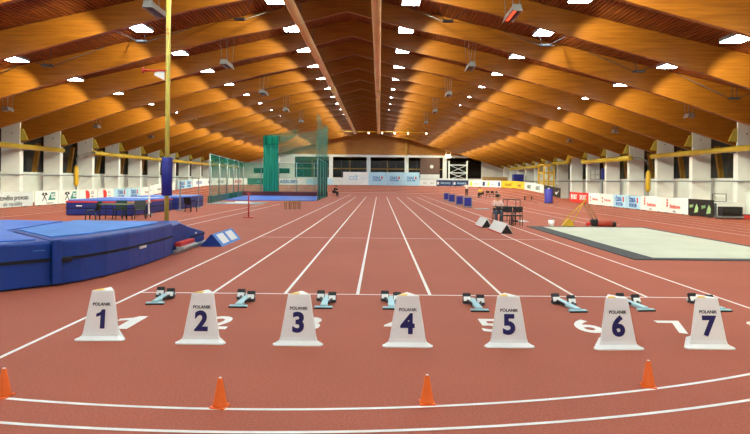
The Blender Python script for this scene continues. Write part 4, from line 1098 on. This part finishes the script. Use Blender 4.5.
def standing(arm_out=False):
    J = dict(pelvis=(0, 0, 0.96), waist=(0, 0.0, 1.12), chest=(0, 0.0, 1.34), neck=(0, 0.0, 1.5), head=(0, -0.015, 1.6), crown=(0, 0.0, 1.69),
             shL=(-0.17, 0, 1.42), elL=(-0.26, 0.02, 1.16), haL=(-0.27, -0.08, 0.92), fiL=(-0.27, -0.1, 0.8), shR=(0.17, 0, 1.42), elR=(0.25, 0.02, 1.16), haR=(0.26, -0.08, 0.92), fiR=(0.26, -0.1, 0.8),
             hipL=(-0.09, 0, 0.9), knL=(-0.1, -0.01, 0.49), anL=(-0.1, 0.02, 0.09), toL=(-0.11, -0.11, 0.045), hipR=(0.09, 0, 0.9), knR=(0.1, -0.01, 0.49), anR=(0.1, 0.02, 0.09), toR=(0.11, -0.11, 0.045))
    if arm_out: J.update(elL=(-0.42, -0.03, 1.36), haL=(-0.64, -0.1, 1.42), fiL=(-0.75, -0.12, 1.45))
    return J
def sitting(lean=0.0):
    return dict(pelvis=(0, 0.05, 0.55), waist=(0, 0.05-lean*0.3, 0.7), chest=(0, 0.04-lean*0.7, 0.92), neck=(0, 0.02-lean, 1.07), head=(0, -0.02-lean*1.1, 1.17), crown=(0, -0.01-lean*1.1, 1.26),
                shL=(-0.17, 0.03-lean*0.8, 1.0), elL=(-0.24, -0.06-lean, 0.76), haL=(-0.16, -0.26-lean, 0.72), fiL=(-0.13, -0.36-lean, 0.7), shR=(0.17, 0.03-lean*0.8, 1.0), elR=(0.24, -0.06-lean, 0.76), haR=(0.16, -0.26-lean, 0.72), fiR=(0.13, -0.36-lean, 0.7),
                hipL=(-0.09, 0.02, 0.54), knL=(-0.12, -0.4, 0.53), anL=(-0.12, -0.38, 0.1), toL=(-0.12, -0.5, 0.045), hipR=(0.09, 0.02, 0.54), knR=(0.12, -0.4, 0.53), anR=(0.12, -0.38, 0.1), toR=(0.12, -0.5, 0.045))
person('person standing in a white shirt and dark trousers with one arm out', (11.5, 76.5, 0), 0.2, standing(True), M_wcloth, M_bcloth)
person('person with dark hair in a pale pink top sitting behind the officials table', (5.6, 27.52, 0), 0.0, sitting(0.05), M_pink, M_bluecloth)
person('person in a yellow top sitting bent forward near the far right bend', (12.3, 70.0, 0), -0.9, sitting(0.22), M_ycloth, M_bcloth)
steel_chair('dark tube chair under the person in yellow', 12.3, 70.0, -0.9, 0.75)
person('person dressed in black sitting bent forward beside the cage corner', (-5.35, 69.5, 0), 1.0, sitting(0.2), M_bcloth, M_bcloth)
steel_chair('dark tube chair under the person in black', -5.35, 69.5, 1.0, 0.75)

# ------------------------------------------------------------------ world and view
w = bpy.data.worlds.new('night'); S.world = w; w.use_nodes = True
w.node_tree.nodes['Background'].inputs['Color'].default_value = (0.02, 0.025, 0.035, 1)
w.node_tree.nodes['Background'].inputs['Strength'].default_value = 0.3
S.view_settings.view_transform = 'Standard'; S.view_settings.look = 'None'; S.view_settings.gamma = 1.0
S.view_settings.use_curve_mapping = False; S.view_settings.exposure = 0.53
S.cycles.max_bounces = 8; S.cycles.diffuse_bounces = 4; S.cycles.transparent_max_bounces = 16
S.cycles.use_denoising = True
S.cycles.sample_clamp_indirect = 8
